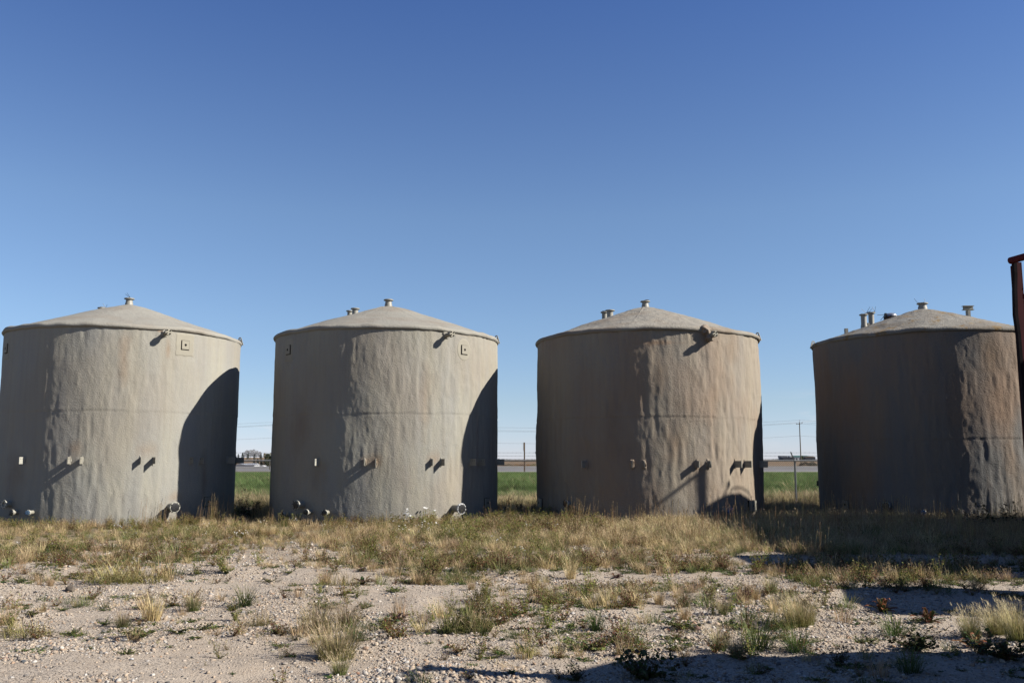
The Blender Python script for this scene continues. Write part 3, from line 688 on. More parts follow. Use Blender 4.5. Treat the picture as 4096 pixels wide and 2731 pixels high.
def wire3(p, q, r=0.0034):
    n = len(vs); d = Vector(q) - Vector(p)
    for c in (p, q):
        vs.extend([(c[0] + r, c[1], c[2] - r * 0.5), (c[0] - r, c[1], c[2] - r * 0.5), (c[0], c[1] - r, c[2] + r)])
    fs.extend([(n, n + 1, n + 4, n + 3), (n + 1, n + 2, n + 5, n + 4), (n + 2, n, n + 3, n + 5)])
mh = RAILZ + 0.03; st = 0.077
for q in np.arange(FX0 - mh, FX1, st):
    a0 = max(q, FX0); b0 = min(q + mh, FX1)
    if b0 > a0: wire3((a0, -0.028, a0 - q), (b0, -0.028, b0 - q)); wire3((a0, -0.032, mh - (a0 - q)), (b0, -0.032, mh - (b0 - q)))
me = bpy.data.meshes.new('chain_link_mesh'); me.from_pydata(vs, [], fs); me.materials.append(M['galv'])
o = link_mesh('chain_link_mesh', me, fence); o['kind'] = 'stuff'

# ------------------------------------------------------------------ maroon rack and unseen shadow casters at the right edge
YR = 6.6
pA = at_depth(4042, 1048, YR)
rack = tag(empty('steel_rack', (pA.x, YR, 0)), 'tall maroon steel rack with bent grey edge channel at the right edge', 'steel rack')
def rel(v): return Vector(v) - Vector((pA.x, YR, 0))
zt = pA.z
# web of the upright (maroon) and its worn grey outer flange
zs = [0.0, zt - 0.55, zt - 0.40, zt - 0.22, zt - 0.10, zt - 0.01]; xs = [0.035, 0.006, -0.004, 0.004, 0.014, 0.016]
mb = MB(); wd = 0.022
vsr = []
for z_, x_ in zip(zs, xs): vsr += [(x_, -0.018, z_), (x_ + wd, -0.018, z_), (x_ + wd, 0.018, z_), (x_, 0.018, z_)]
fsr = [(0, 3, 2, 1)]
for i in range(len(zs) - 1):
    b_ = 4 * i
    for a_, c_ in ((0, 1), (1, 2), (2, 3), (3, 0)): fsr.append((b_ + a_, b_ + c_, b_ + 4 + c_, b_ + 4 + a_))
n_ = 4 * (len(zs) - 1); fsr.append((n_, n_ + 1, n_ + 2, n_ + 3)); mb.add(vsr, fsr); mb.build('edge_channel', M['maroond'], rack)
mb = MB(); mb.box((wd + 0.032, 0.012, (zt + 0.005) / 2), (0.052, 0.012, zt - 0.005)); mb.box((wd + 0.060, 0.076, (zt + 0.005) / 2), (0.008, 0.14, zt - 0.005)); mb.build('upright', M['maroon'], rack)
mb = MB(); mb.tube((0.0, 0.0, zt + 0.01), (0.52, -2.2, zt + 0.01), 0.026, 16); mb.build('top_pipe', M['maroon'], rack, True)
mb = MB(); mb.box((0, 0, 0), (0.04, 2.1, 0.035), Matrix.Translation((0.31, -1.06, zt - 0.27)) @ Matrix.Rotation(R_(13.5), 4, 'Z')); mb.build('cross_bar', M['maroon'], rack)
mb = MB(); mb.box((0.55, -2.2, zt / 2), (0.10, 0.10, zt)); mb.build('upright', M['maroon'], rack)
mb = MB(); mb.tube((0.17, 0, zt - 0.62), (0.17 + 0.012, 0.0, zt - 0.62), 0.01); mb.tube((0.14, 0.0, zt - 0.16), (0.175, 0, zt - 0.16), 0.008); mb.build('peg', M['maroon'], rack)

Sx, Sy, Sz = S
def caster(P, X):            # where the sun ray through P crosses the plane x = X
    t = (X - P[0]) / Sx; return Vector((X, P[1] + Sy * t, P[2] + Sz * t))
def shadow_box(name, label, cat, tip, far, near, X, width, mat='maroon', chamfer=(0.05, 0.05)):
    """an invented, unseen box right of the frame, sized so its shadow on the ground ends at tip"""
    a = caster((tip, far, 0), X); b = caster((tip, near, 0), X)
    root = tag(empty(name, (X + width / 2, (a.y + b.y) / 2, 0)), label, cat)
    ly = a.y - b.y; H_ = (a.z + b.z) / 2
    cy_, cz_ = chamfer; pf = [(-ly / 2, 0.4), (ly / 2, 0.4), (ly / 2, H_ - cz_), (ly / 2 - cy_ * 0.45, H_ - cz_ * 0.35), (ly / 2 - cy_, H_), (-ly / 2, H_)]
    mb = MB(); mb.add([(sx_ * width / 2, y_, z_) for sx_ in (-1, 1) for y_, z_ in pf], [tuple(range(6))[::-1], tuple(range(6, 12))] + [(i, (i + 1) % 6, 6 + (i + 1) % 6, 6 + i) for i in range(6)]); mb.build('body', M[mat], root)
    mb = MB(); mb.box((0, -cy_ / 2, H_ + 0.02), (width + 0.1, ly - cy_, 0.04)); mb.build('lid', M[mat], root)
    for s_ in (-1, 1):
        mb = MB(); mb.box((s_ * width * 0.4, 0, 0.22), (0.15, ly + 0.1, 0.44)); mb.build('skid', M['maroond'], root)
    n_ = max(2, int(ly / 0.5))
    for i in range(n_ + 1):
        if i >= n_ - int(cy_ / 0.4) and cy_ > .3: continue
        mb = MB(); mb.box((-width / 2 - 0.03, -ly / 2 + ly * i / n_, H_ / 2 + 0.2), (0.06, 0.06, H_ - 0.5)); mb.build('rib', M[mat], root)
    return root
shadow_box('steel_bin', 'invented maroon ribbed bin just outside the right edge, nearest to the camera', 'bin', 0.35, 8.5, 2.0, 5.9, 2.4, chamfer=(1.15, 0.95))  # unseen box added to cast the front shadow; corner cut to taper it
shadow_box('pump_house', 'low invented maroon shadow caster outside the right edge, second from the camera', 'shadow caster', 4.2, 12.4, 10.2, 8.2, 1.4)  # unseen box added for the narrow shadow band on the gravel
shadow_box('compressor_skid', 'invented tall maroon compressor skid outside the right edge, third from the camera', 'compressor', 4.0, 16.42, 14.0, 10.8, 1.6)  # unseen box added for the farther shadow band on the gravel
# unseen invented treater with a rounded shoulder and a mast, outlined to cast the shadow on the third tank
prof_px = [(2740, 2090), (2790, 2048), (2818, 2027), (2850, 2006), (2890, 1985), (2930, 1971), (2965, 1971), (2990, 1985), (3005, 2003)]
def on_tank(px, py, k):
    ph, z = cyl_hit(px, py, k); return pt(k, ph, z, 0, RK[k]) + Vector((*TK[k]['c'], 0))
XT = 14.6
pr = [caster(on_tank(a, b, 3), XT) for a, b in prof_px]
base_y0 = caster((4.5, 16.6, 0), XT).y
outl = [(base_y0, 0.0), (base_y0, pr[0].z - 0.5), (base_y0 + 0.5, pr[0].z - 0.08)] + [(p.y, p.z) for p in pr] + [(pr[-1].y + 0.02, pr[-1].z - 0.5), (pr[-1].y + 0.03, 0.0)]
tr = tag(empty('big_shadow_caster', (XT + 0.9, 19.5, 0)), 'huge invented maroon treater vessel with rounded shoulder outside the right edge', 'shadow_mass')
vs2 = []; n_ = len(outl)
for X_ in (XT, XT + 2.0): vs2 += [(X_ - (XT + 0.9), y_ + Sy / Sx * (X_ - XT) - 19.5, z_) for y_, z_ in outl]
fs2 = [tuple(range(n_))[::-1], tuple(range(n_, 2 * n_))] + [(i, (i + 1) % n_, n_ + (i + 1) % n_, n_ + i) for i in range(n_)]
mb = MB(); mb.add(vs2, fs2); mb.build('shell', M['maroon'], tr)
o0 = Vector((XT + 0.9, 19.5, 0))
cl = [caster(on_tank(a, b, 3), XT) - o0 for a, b in ((2775, 2040), (2818, 2010), (2789, 1885), (2825, 1872))]
ym = (cl[0].y + cl[1].y + cl[2].y + cl[3].y) / 4; wy = abs(cl[1].y - cl[0].y)
zt_ = caster(on_tank(2826, 1868, 3), XT).z
mb = MB(); mb.box((-0.9, ym, (zt_ + 5) / 2), (0.12, max(wy, 0.1), zt_ - 5)); mb.build('mast', M['maroon'], tr)
b1 = caster(on_tank(2832, 1862, 3), XT) - o0; b2 = caster(on_tank(2610, 2030, 3), XT + 0.0) - o0
d_ = (b2 - b1); mb = MB(); mb.tube(b1, b1 + d_ * 1.25, 0.045, 8); mb.build('boom', M['maroon'], tr)
rl = [caster(on_tank(a, b, 3), XT + 0.3) - o0 for a, b in ((2918, 1968), (2928, 1953), (2950, 1949), (2975, 1953), (2992, 1965), (3008, 1990))]
for a_, b_ in zip(rl[:-1], rl[1:]):
    mb = MB(); mb.tube(a_, b_, 0.02, 6); mb.build('hand_rail', M['maroon'], tr)
v1 = caster(on_tank(2893, 1982, 3), XT + .2) - o0; v2 = caster(on_tank(2911, 1938, 3), XT + .2) - o0
mb = MB(); mb.tube(v1, v2, 0.022, 6); mb.add(*blob(3, .05, .05, .09, .1), 0, Matrix.Translation(v2)); mb.build('caster_knob', M['maroon'], tr)

# ------------------------------------------------------------------ far things: poles, wires, buildings, trees, bushes
YP = 290.0
def pole_at(px, label):
    b = at_depth(px, 1860, YP); t = at_depth(px, 1681, YP)
    x = (b.x + t.x) / 2; root = tag(empty('power_pole', (x, YP, fz(x, YP))), label, 'power pole', 'wooden power poles along the far side of the road')
    h = t.z
    mb = MB(); mb.tube((0, 0, -0.3), (0, 0, h - 0.5), 0.20, 10, r2=0.14); p = mb.build('pole', M['polewood'], root, True)
    mb = MB(); mb.box((-0.3, -0.2, h - 3.6), (2.0, 0.12, 0.14), Matrix.Translation((0, 0, 0))); 
    cross = MB(); cross.box((0, 0, 0), (1.9, 0.14, 0.16), Matrix.Translation((-0.15, -0.2, h - 1.1)) @ Matrix.Rotation(R_(-8), 4, 'Y')); cross.build('cross_arm', M['polewood'], root)
    for dx, dz in ((-1.0, -1.0), (0.85, -0.65), (0.0, 0.0)):
        mb = MB(); mb.lathe([(0.05, -0.3), (0.05, -0.1), (0.13, -0.08), (0.13, 0.03), (0.08, 0.08)], 8, Matrix.Translation((dx, -0.2, h + dz))); mb.build('insulator', M['polewood'], root)
    return root, Vector((x, YP, h))
poles = [pole_at(-760, 'wooden power pole beyond the road, hidden far to the left'),
         pole_at(1230, 'wooden power pole beyond the road, hidden behind the second tank'),
         pole_at(3201, 'wooden power pole with short cross arm in the gap left of the darkest tank'),
         pole_at(5150, 'wooden power pole beyond the road, outside the right edge')]
wr = tag(empty('power_lines', (0, YP, 12)), 'thin power lines strung between the wooden poles beyond the road', 'power lines')
for i in range(3):
    a = poles[i][1]; b = poles[i + 1][1]
    for dx, dz, sag in ((-1.0, -0.95, 2.7), (0.85, -0.55, 2.8), (0.0, 0.1, 2.5), (0.0, -4.9, 2.5)):
        mb = MB(); N = 26; pts = []
        for q in range(N + 1):
            u = q / N; pts.append(Vector((a.x + dx + (b.x - a.x) * u, 0, a.z + dz + (b.z - a.z) * u - 4 * sag * u * (1 - u) - 12)))
        for p, q in zip(pts[:-1], pts[1:]): mb.tube(p, q, 0.022, 4, cap=False)
        mb.build('cable', M['polewood'], wr)
# wooden sign post between the middle tanks
b = at_depth(2097, 1884, 131.0); z0 = fz(b.x, 131.0); t = at_depth(2095, 1769, 131.0)
sp = tag(empty('sign_post', (b.x, 131.0, float(z0))), 'brown wooden post with a thin white sign seen edge-on beside the road', 'sign post')
mb = MB(); mb.box((0.03, 0, t.z / 2), (0.19, 0.2, t.z)); mb.build('post', M['wood'], sp)
mb = MB(); mb.box((-0.12, -0.12, t.z - 0.62), (0.10, 0.35, 1.22)); mb.build('sign_panel', M['white'], sp)
# guide posts by the road
for px, py, Yd, hh, lab in ((1078, 1876, 150, 1.6, 'short grey marker post beside the road in the left gap'), (3253, 1860, 240, 1.8, 'short fence post beyond the road right of the power pole')):
    p = at_depth(px, py, Yd); r = tag(empty('marker_post', (p.x, Yd, float(fz(p.x, Yd)))), lab, 'post')
    mb = MB(); mb.box((0, 0, hh / 2), (0.14, 0.14, hh)); mb.box((0, 0, hh - 0.1), (0.22, 0.16, 0.14)); mb.build('stake', M['polewood'], r)

M['roofgrey'] = simple('grey_metal_roof', (0.42, 0.43, 0.45), 0.5, 0.4, 0.1, 0.5)
M['barnwhite'] = simple('white_cladding', (0.78, 0.78, 0.76), 0.7, 0.2, 0.06, 0.5)
M['barngrey'] = simple('grey_cladding', (0.25, 0.26, 0.28), 0.7, 0.2, 0.2, 0.5)
M['barndark'] = simple('dark_cladding', (0.06, 0.065, 0.08), 0.7, 0.2, 0.2, 0.5)
M['roofgreen'] = simple('green_metal_roof', (0.06, 0.16, 0.12), 0.5, 0.4, 0.1, 0.5)
M['roofbrown'] = simple('brown_roof', (0.20, 0.15, 0.11), 0.7, 0.2, 0.15, 0.5)
def house(px0, px1, pyt, pyb, Y, depth, wall, roof, label, kind='gable', name='building', wins=3):
    a = at_depth(px0, pyb, Y); b = at_depth(px1, pyb, Y); t = at_depth((px0 + px1) / 2, pyt, Y)
    w = b.x - a.x; zb = min(a.z, float(fz(a.x, Y))); H = t.z - zb; wh = H - (t.z - a.z) * 0.38
    root = tag(empty(name, ((a.x + b.x) / 2, Y + depth / 2, zb)), label, 'building')
    mb = MB(); mb.box((0, 0, wh / 2 - 0.3), (w, depth, wh + 0.6)); wl_ = mb.build('wall', M[wall], root)
    mb = MB(); e = 0.3
    if kind == 'gable': vs = [(-w / 2 - e, -depth / 2 - e, wh), (w / 2 + e, -depth / 2 - e, wh), (w / 2 + e, depth / 2 + e, wh), (-w / 2 - e, depth / 2 + e, wh), (-w / 2 - e, 0, H), (w / 2 + e, 0, H)]; fs = [(0, 1, 5, 4), (2, 3, 4, 5), (0, 4, 3), (1, 2, 5), (0, 3, 2, 1)]
    elif kind == 'front': vs = [(-w / 2 - e, -depth / 2 - e, wh), (w / 2 + e, -depth / 2 - e, wh), (w / 2 + e, depth / 2 + e, wh), (-w / 2 - e, depth / 2 + e, wh), (0, -depth / 2 - e, H), (0, depth / 2 + e, H)]; fs = [(0, 1, 4), (2, 3, 5), (0, 4, 5, 3), (1, 2, 5, 4), (0, 3, 2, 1)]
    elif kind == 'flat': vs = [(x, y, z) for z in (wh, H) for x, y in ((-w / 2 - e, -depth / 2 - e), (w / 2 + e, -depth / 2 - e), (w / 2 + e, depth / 2 + e), (-w / 2 - e, depth / 2 + e))]; fs = [(0, 1, 5, 4), (1, 2, 6, 5), (2, 3, 7, 6), (3, 0, 4, 7), (4, 5, 6, 7), (3, 2, 1, 0)]
    else:
        n = 12; vs = []; 
        for y in (-depth / 2, depth / 2):
            for i in range(n + 1):
                a_ = math.pi * i / n; vs.append((-math.cos(a_) * (w / 2 + e), y, wh + math.sin(a_) * (H - wh)))
        fs = [(i, i + 1, n + 2 + i, n + 1 + i) for i in range(n)] + [tuple(range(n + 1))[::-1], tuple(range(n + 1, 2 * n + 2))]
    mb.add(vs, fs); mb.build('roof', M[roof], root)
    for i in range(wins):
        mb = MB(); ww = w / (wins * 2.2); mb.box((-w / 2 + w * (i + 0.5) / wins, -depth / 2 - 0.03, wh * 0.5), (ww, 0.06, wh * 0.4)); mb.build('window', M['barndark'], root)
    return root
house(985, 1017, 1852, 1871, 420, 9, 'barnwhite', 'roofgrey', 'long white building with grey roof in the leftmost gap', 'gable', 'farm_building', 3)
house(935, 984, 1853, 1871, 424, 14, 'barnwhite', 'roofgrey', 'low white shed with shallow grey roof, left of the long white building', 'front', 'farm_shed', 2)
house(1034, 1052, 1860, 1871, 430, 5, 'barnwhite', 'barnwhite', 'small white rounded tent right of the long white building', 'arch', 'white_tent', 1)
house(3125, 3148, 1822, 1837, 900, 10, 'barnwhite', 'barngrey', 'white block-shaped building on the horizon left of the power pole', 'flat', 'grain_building', 4)
house(3131, 3178, 1827, 1838, 880, 12, 'barndark', 'barndark', 'dark low shed on the horizon in front of the white block', 'arch', 'dark_shed', 2)
house(3180, 3236, 1821, 1837, 905, 14, 'barnwhite', 'roofgreen', 'wide building with green roof behind the power pole', 'gable', 'green_roofed_hall', 4)
house(3222, 3262, 1824, 1838, 870, 12, 'barndark', 'roofbrown', 'brown arched hangar on the horizon right of the power pole', 'arch', 'hangar', 2)
house(3160, 3172, 1823, 1836, 890, 6, 'barnwhite', 'barnwhite', 'small white silo block between dark shed and green-roofed hall', 'flat', 'silo_block', 1)

def leafset(): return dict(v=[], f=[], c=[])
def leaf_mesh(name, L, mat=None):
    me = bpy.data.meshes.new(name); me.from_pydata(L['v'], [], L['f'])
    ca = me.color_attributes.new('Col', 'FLOAT_COLOR', 'POINT')
    cc = np.ones((len(L['v']), 4), np.float32); cc[:, :3] = np.array(L['c']); ca.data.foreach_set('color', cc.reshape(-1))
    me.materials.append(mat or M['leaf']); return me
def jit(c, rd, a=0.2): m = rd.uniform(1 - a, 1 + a); return tuple(max(0, x * m * rd.uniform(0.93, 1.07)) for x in c)
def mixc(a, b, t): return tuple(x * (1 - t) + y * t for x, y in zip(a, b))

# far trees: a trunk, a few limbs and a crown of many small clumps
def far_tree(px, pyt, pyb, Y, label, kind, wpx, seed):
    rd = random.Random(seed); b = at_depth(px, pyb, Y); t = at_depth(px, pyt, Y); zg = float(fz(b.x, Y)); H = t.z - zg; W = wpx / F * Y
    r = tag(empty(kind + '_tree', (b.x, Y, zg)), label, 'tree')
    mb = MB(); mb.tube((0, 0, 0), (0, 0, H * 0.75), H * 0.02, 6, r2=H * 0.008)
    if kind == 'bare':
        for i in range(26):
            z = H * rd.uniform(.25, .7); a = rd.uniform(0, 6.28); l = W * 0.5 * rd.uniform(.4, 1)
            mb.tube((0, 0, z), (math.cos(a) * l, math.sin(a) * l, min(H, z + l * 1.4)), H * 0.007, 3, r2=H * .003)
    mb.build('trunk', M['polewood'], r)
    L = leafset(); pal = dict(spruce=[(.012, .028, .018), (.02, .04, .022)], bare=[(.30, .26, .22), (.22, .19, .17)], autumn=[(.22, .13, .03), (.10, .10, .03)], broadleaf=[(.035, .055, .02), (.06, .07, .03)])[kind]
    N = 800
    for i in range(N):
        u = rd.random()
        if kind == 'spruce': z = H * (0.06 + 0.94 * u); rr = W * .5 * (1 - u) ** .8 * rd.uniform(.4, 1.05) + .1
        else: z = H * (0.3 + 0.7 * u); rr = W * .5 * math.sqrt(max(0, 1 - (2 * u - 0.9) ** 2 * .8)) * rd.random() ** .4
        a = rd.uniform(0, 6.28); s = H * rd.uniform(.025, .065) * (.7 if kind == 'bare' else 1.0)
        x, y = rr * math.cos(a), rr * math.sin(a); c = jit(rd.choice(pal), rd, .3); n = len(L['v'])
        for k in range(3):
            L['v'].append((x + rd.uniform(-s, s), y + rd.uniform(-s, s), z + rd.uniform(-s, s))); L['c'].append(c)
        L['f'].append((n, n + 1, n + 2))
    link_mesh('crown', leaf_mesh('crown', L), r)
i = 0
for px, w, pt0 in ((975, 14, 1808), (987, 20, 1800), (1001, 22, 1799), (1014, 20, 1797), (1027, 18, 1802), (1038, 14, 1806)):
    i += 1; far_tree(px, pt0, 1830, 1300, ['leftmost', 'second', 'third', 'fourth', 'fifth', 'rightmost'][i - 1] + ' pale bare poplar on the ridge in the leftmost gap', 'bare', w, i)
for px, w, pt0, lab in ((953, 12, 1815, 'small'), (969, 11, 1810, 'slim'), (992, 11, 1812, 'middle'), (1018, 11, 1815, 'short'), (1044, 13, 1812, 'wide')):
    i += 1; far_tree(px, pt0, 1831, 1280, lab + ' dark spruce in front of the pale poplars on the ridge', 'spruce', w, i)
for px, w, pt0, lab in ((1058, 12, 1812, 'yellowing'), (1066, 11, 1814, 'orange'), (1082, 14, 1812, 'rusty')):
    i += 1; far_tree(px, pt0, 1832, 1270, lab + ' autumn tree on the ridge beside the second tank', 'autumn', w, i)
for px, w, pt0, pb, lab, kd in ((1016, 22, 1838, 1870, 'dark broad spruce left of its neighbours behind the white building', 'spruce'), (1030, 22, 1836, 1870, 'dark spruce behind the small white tent', 'spruce'), (1044, 20, 1838, 1870, 'dark spruce right of the small white tent', 'spruce'),
        (1070, 26, 1815, 1868, 'tall dark tree against the edge of the second tank', 'broadleaf'), (1082, 20, 1822, 1868, 'dark tree touching the edge of the second tank', 'broadleaf'), (1056, 20, 1846, 1870, 'golden bush between the spruces and the second tank', 'autumn'), (1074, 24, 1850, 1872, 'low golden shrub at the edge of the second tank', 'autumn')):
    i += 1; far_tree(px, pt0, pb, 560, lab, kd, w, i)
i += 1; far_tree(3209, 1822, 1838, 860, 'small dark tree beside the green-roofed hall', 'broadleaf', 10, i)
def bush(px, pyt, pyb, Y, wpx, label, pal, seed, N=700, name='bush'):
    rd = random.Random(seed); b = at_depth(px, pyb, Y); t = at_depth(px, pyt, Y); zg = float(fz(b.x, Y)); H = max(t.z - zg, .3); W = wpx / F * Y
    L = leafset()
    for i in range(N):
        x = rd.uniform(-.5, .5); e = (1 - (2 * x) ** 4) * (0.65 + 0.35 * float(noise3(x * 7 + seed, 0, 0, 51)))
        z = H * e * rd.random() ** .6; y = rd.uniform(-.5, .5) * min(W, 6); s = H * rd.uniform(.05, .14); c = jit(rd.choice(pal), rd, .3); n = len(L['v'])
        for k in range(3): L['v'].append((x * W + rd.uniform(-s, s) * 1.5, y + rd.uniform(-s, s), max(0, z + rd.uniform(-s, s)))); L['c'].append(c)
        L['f'].append((n, n + 1, n + 2))
    o = link_mesh(name, leaf_mesh(name, L), None, (b.x, Y, zg)); tag(o, label, 'bush'); return o
OL = (.10, .10, .035); RU = (.26, .11, .03); DK = (.035, .04, .02); GY = (.16, .14, .11)
for px, w, c, lab in ((2003, 36, [OL, DK, GY], 'olive'), (2035, 34, [OL, GY, DK], 'grey-green'), (2066, 26, [RU, GY], 'brown'), (2086, 20, [GY, RU], 'dull brown'), (2112, 18, [RU, (.35, .14, .03)], 'bright rust orange'), (2134, 28, [OL, (.16, .14, .04)], 'yellow olive')):
    bush(px, 1853, 1865, 250, w, lab + ' low bush beyond the road between the middle tanks', c, px)
bush(3220, 1842, 1861, 245, 44, 'dark bare bush beyond the road right of the power pole', [DK, GY, (.09, .07, .05)], 3)
bush(3252, 1844, 1860, 247, 30, 'dark bare bush touching the edge of the darkest tank', [DK, GY], 4)
def hedge(x0, x1, Y, h, pal, seed, N):
    rd = random.Random(seed); L = leafset()
    for i in range(N):
        x = rd.uniform(x0, x1); z = h * rd.random() ** .7 * (0.7 + .4 * float(noise3(x * .05, seed, 0, 52))); y = rd.uniform(-3, 3); s = h * .22; c = jit(rd.choice(pal), rd, .3); n = len(L['v'])
        for k in range(3): L['v'].append((x + rd.uniform(-s, s) * 2, y + rd.uniform(-s, s), float(fz(x, Y)) + max(0, z + rd.uniform(-s, s)))); L['c'].append(c)
        L['f'].append((n, n + 1, n + 2))
    o = link_mesh('scrub', leaf_mesh('scrub', L), None, (0, Y, 0)); tag(o, 'distant low scrub along the horizon', None, None, 'stuff')
hedge(-60, 420, 1100, 2.2, [DK, (.05, .05, .04), GY], 5, 2500)

# ------------------------------------------------------------------ plants
STRAW = (.56, .43, .25); STRAW2 = (.46, .33, .17); GREEN = (.09, .13, .03); OLIVE = (.18, .175, .05); DGREEN = (.035, .06, .018)
REDB = (.17, .065, .035); BROWN = (.14, .085, .045); YGREEN = (.16, .17, .03); GREYG = (.10, .12, .06); PURPLE = (.09, .045, .045)
def blade(L, x, y, az, ln, w, lean, curve, c0, c1, segs=3, z0=0.0, roll=None):
    ca, sa = math.cos(az), math.sin(az); pa = az + math.pi / 2 if roll is None else roll
    px, py = math.cos(pa) * w / 2, math.sin(pa) * w / 2; n = len(L['v'])
    for i in range(segs + 1):
        s = i / segs; r = ln * (lean * s + curve * s * s); z = z0 + ln * s * math.sqrt(max(0.05, 1 - min(.95, (lean + curve * s)) ** 2))
        if curve > 0.9: z -= ln * 0.45 * (curve - 0.6) * s * s * s
        c = mixc(c0, c1, s); bx, by = x + ca * r, y + sa * r
        if i < segs:
            k = 1 - 0.45 * s; L['v'] += [(bx - px * k, by - py * k, z), (bx + px * k, by + py * k, z)]; L['c'] += [c, c]
        else: L['v'].append((bx, by, z)); L['c'].append(c)
    for i in range(segs - 1): a = n + 2 * i; L['f'].append((a, a + 1, a + 3, a + 2))
    a = n + 2 * (segs - 1); L['f'].append((a, a + 1, a + 2))
def leafb(L, x, y, az, ln, w, rise, c0, c1, rd, z0=0.005, droop=0.9, lobed=False):
    """broad leaf lying outwards, arching"""
    prof = [.18, .55, .95, 1.0, .7, 0] if not lobed else [.15, .7, .35, 1.0, .5, .95, .6, 0]
    m = len(prof) - 1; ca, sa = math.cos(az), math.sin(az); n = len(L['v']); tw = rd.uniform(-.35, .35)
    for i, p in enumerate(prof):
        s = i / m; r = ln * s * math.sqrt(max(.1, 1 - rise * rise * .6)); z = z0 + ln * (rise * s - droop * rise * s * s * .75) + rd.uniform(-.1, .1) * w
        c = mixc(c0, c1, s); hw = w * p / 2; dz = tw * hw + abs(hw) * .35
        bx, by = x + ca * r, y + sa * r
        if i < m:
            L['v'] += [(bx + sa * hw, by - ca * hw, max(.002, z + dz)), (bx, by, max(.002, z)), (bx - sa * hw, by + ca * hw, max(.002, z - dz + abs(hw) * .7))]; L['c'] += [c, mixc(c, (0, 0, 0), .12), c]
        else: L['v'].append((bx, by, max(.002, z))); L['c'].append(c)
    for i in range(m - 1):
        a = n + 3 * i; L['f'] += [(a, a + 1, a + 4, a + 3), (a + 1, a + 2, a + 5, a + 4)]
    a = n + 3 * (m - 1); L['f'] += [(a, a + 1, a + 3), (a + 1, a + 2, a + 3)]
def speck(L, p, s, c, rd, k=1):
    for _ in range(k):
        n = len(L['v']); a = rd.uniform(0, 6.28); t = rd.uniform(-.8, .8)
        d1 = (math.cos(a) * s, math.sin(a) * s, t * s); d2 = (-math.sin(a) * s * .6, math.cos(a) * s * .6, rd.uniform(-.6, .9) * s)
        L['v'] += [(p[0] - d1[0], p[1] - d1[1], p[2] - d1[2]), (p[0] + d2[0], p[1] + d2[1], p[2] + d2[2]), (p[0] + d1[0], p[1] + d1[1], p[2] + d1[2]), (p[0] - d2[0], p[1] - d2[1], p[2] - d2[2])]
        L['c'] += [jit(c, rd, .25)] * 4; L['f'].append((n, n + 1, n + 2, n + 3))
def stem(L, p, q, w, c): 
    n = len(L['v']); L['v'] += [(p[0] - w, p[1], p[2]), (p[0] + w, p[1], p[2]), (q[0] + w * .6, q[1], q[2]), (q[0] - w * .6, q[1], q[2]), (p[0], p[1] - w, p[2]), (p[0], p[1] + w, p[2]), (q[0], q[1] + w * .6, q[2]), (q[0], q[1] - w * .6, q[2])]
    L['c'] += [c] * 8; L['f'] += [(n, n + 1, n + 2, n + 3), (n + 4, n + 5, n + 6, n + 7)]
WIND = 0.25                                        # grass leans a little to the left
def tuft(seed, n=90, h=.3, r=.07, base=GREEN, mid=STRAW, tip=STRAW, w=.0045, spread=.35, awn=0, curve=.25):
    rd = random.Random(seed); L = leafset()
    for i in range(n):
        a = rd.uniform(0, 6.28); q = r * math.sqrt(rd.random()); x, y = q * math.cos(a), q * math.sin(a); az = a + rd.uniform(-.7, .7)
        dry = rd.random(); ln = h * rd.uniform(.5, 1.1) * (1 if dry < .75 else .7)
        c0 = jit(base, rd); c1 = jit(mixc(mid, tip, rd.random()), rd) if dry < .8 else jit(base, rd)
        blade(L, x, y, az, ln, w * rd.uniform(.7, 1.3), spread * rd.uniform(.1, 1.1) * (q / r + .3), curve * rd.uniform(.3, 1.5), c0, c1, 3)
        if awn and dry < awn and ln > h * .75:
            s = .55; rr = ln * (spread * .5)
            e = L['v'][-1]
            for k in range(5):
                aa = rd.uniform(0, 6.28); blade(L, e[0], e[1], aa, h * .16, .003, rd.uniform(.3, .9), .2, jit(tip, rd), jit(tip, rd), 2, e[2] - h * .06)
    return L
def patch(seed, n=160, h=.14, r=.3, base=GREEN, tip=OLIVE, w=.005):
    rd = random.Random(seed); L = leafset()
    for i in range(n):
        a = rd.uniform(0, 6.28); q = r * rd.random() ** .6; az = rd.uniform(0, 6.28)
        blade(L, q * math.cos(a) * 1.3, q * math.sin(a) * .8, az, h * rd.uniform(.4, 1.15) * (1.1 - .5 * q / r), w * rd.uniform(.7, 1.3), rd.uniform(.1, .7), rd.uniform(.1, .7), jit(base, rd), jit(tip if rd.random() < .7 else STRAW, rd), 3)
    return L
def rosette(seed, n=22, ln=.16, w=.035, cols=(GREEN, DGREEN), rise=.6, lobed=True, tipc=None):
    rd = random.Random(seed); L = leafset()
    for i in range(n):
        c = jit(rd.choice(cols), rd, .25); c2 = jit(tipc, rd) if tipc and rd.random() < .4 else jit(c, rd, .2)
        leafb(L, rd.uniform(-.02, .02), rd.uniform(-.02, .02), rd.uniform(0, 6.28), ln * rd.uniform(.5, 1.1), w * rd.uniform(.7, 1.2), rise * rd.uniform(.25, 1.3), c, c2, rd, lobed=lobed and rd.random() < .8)
    return L
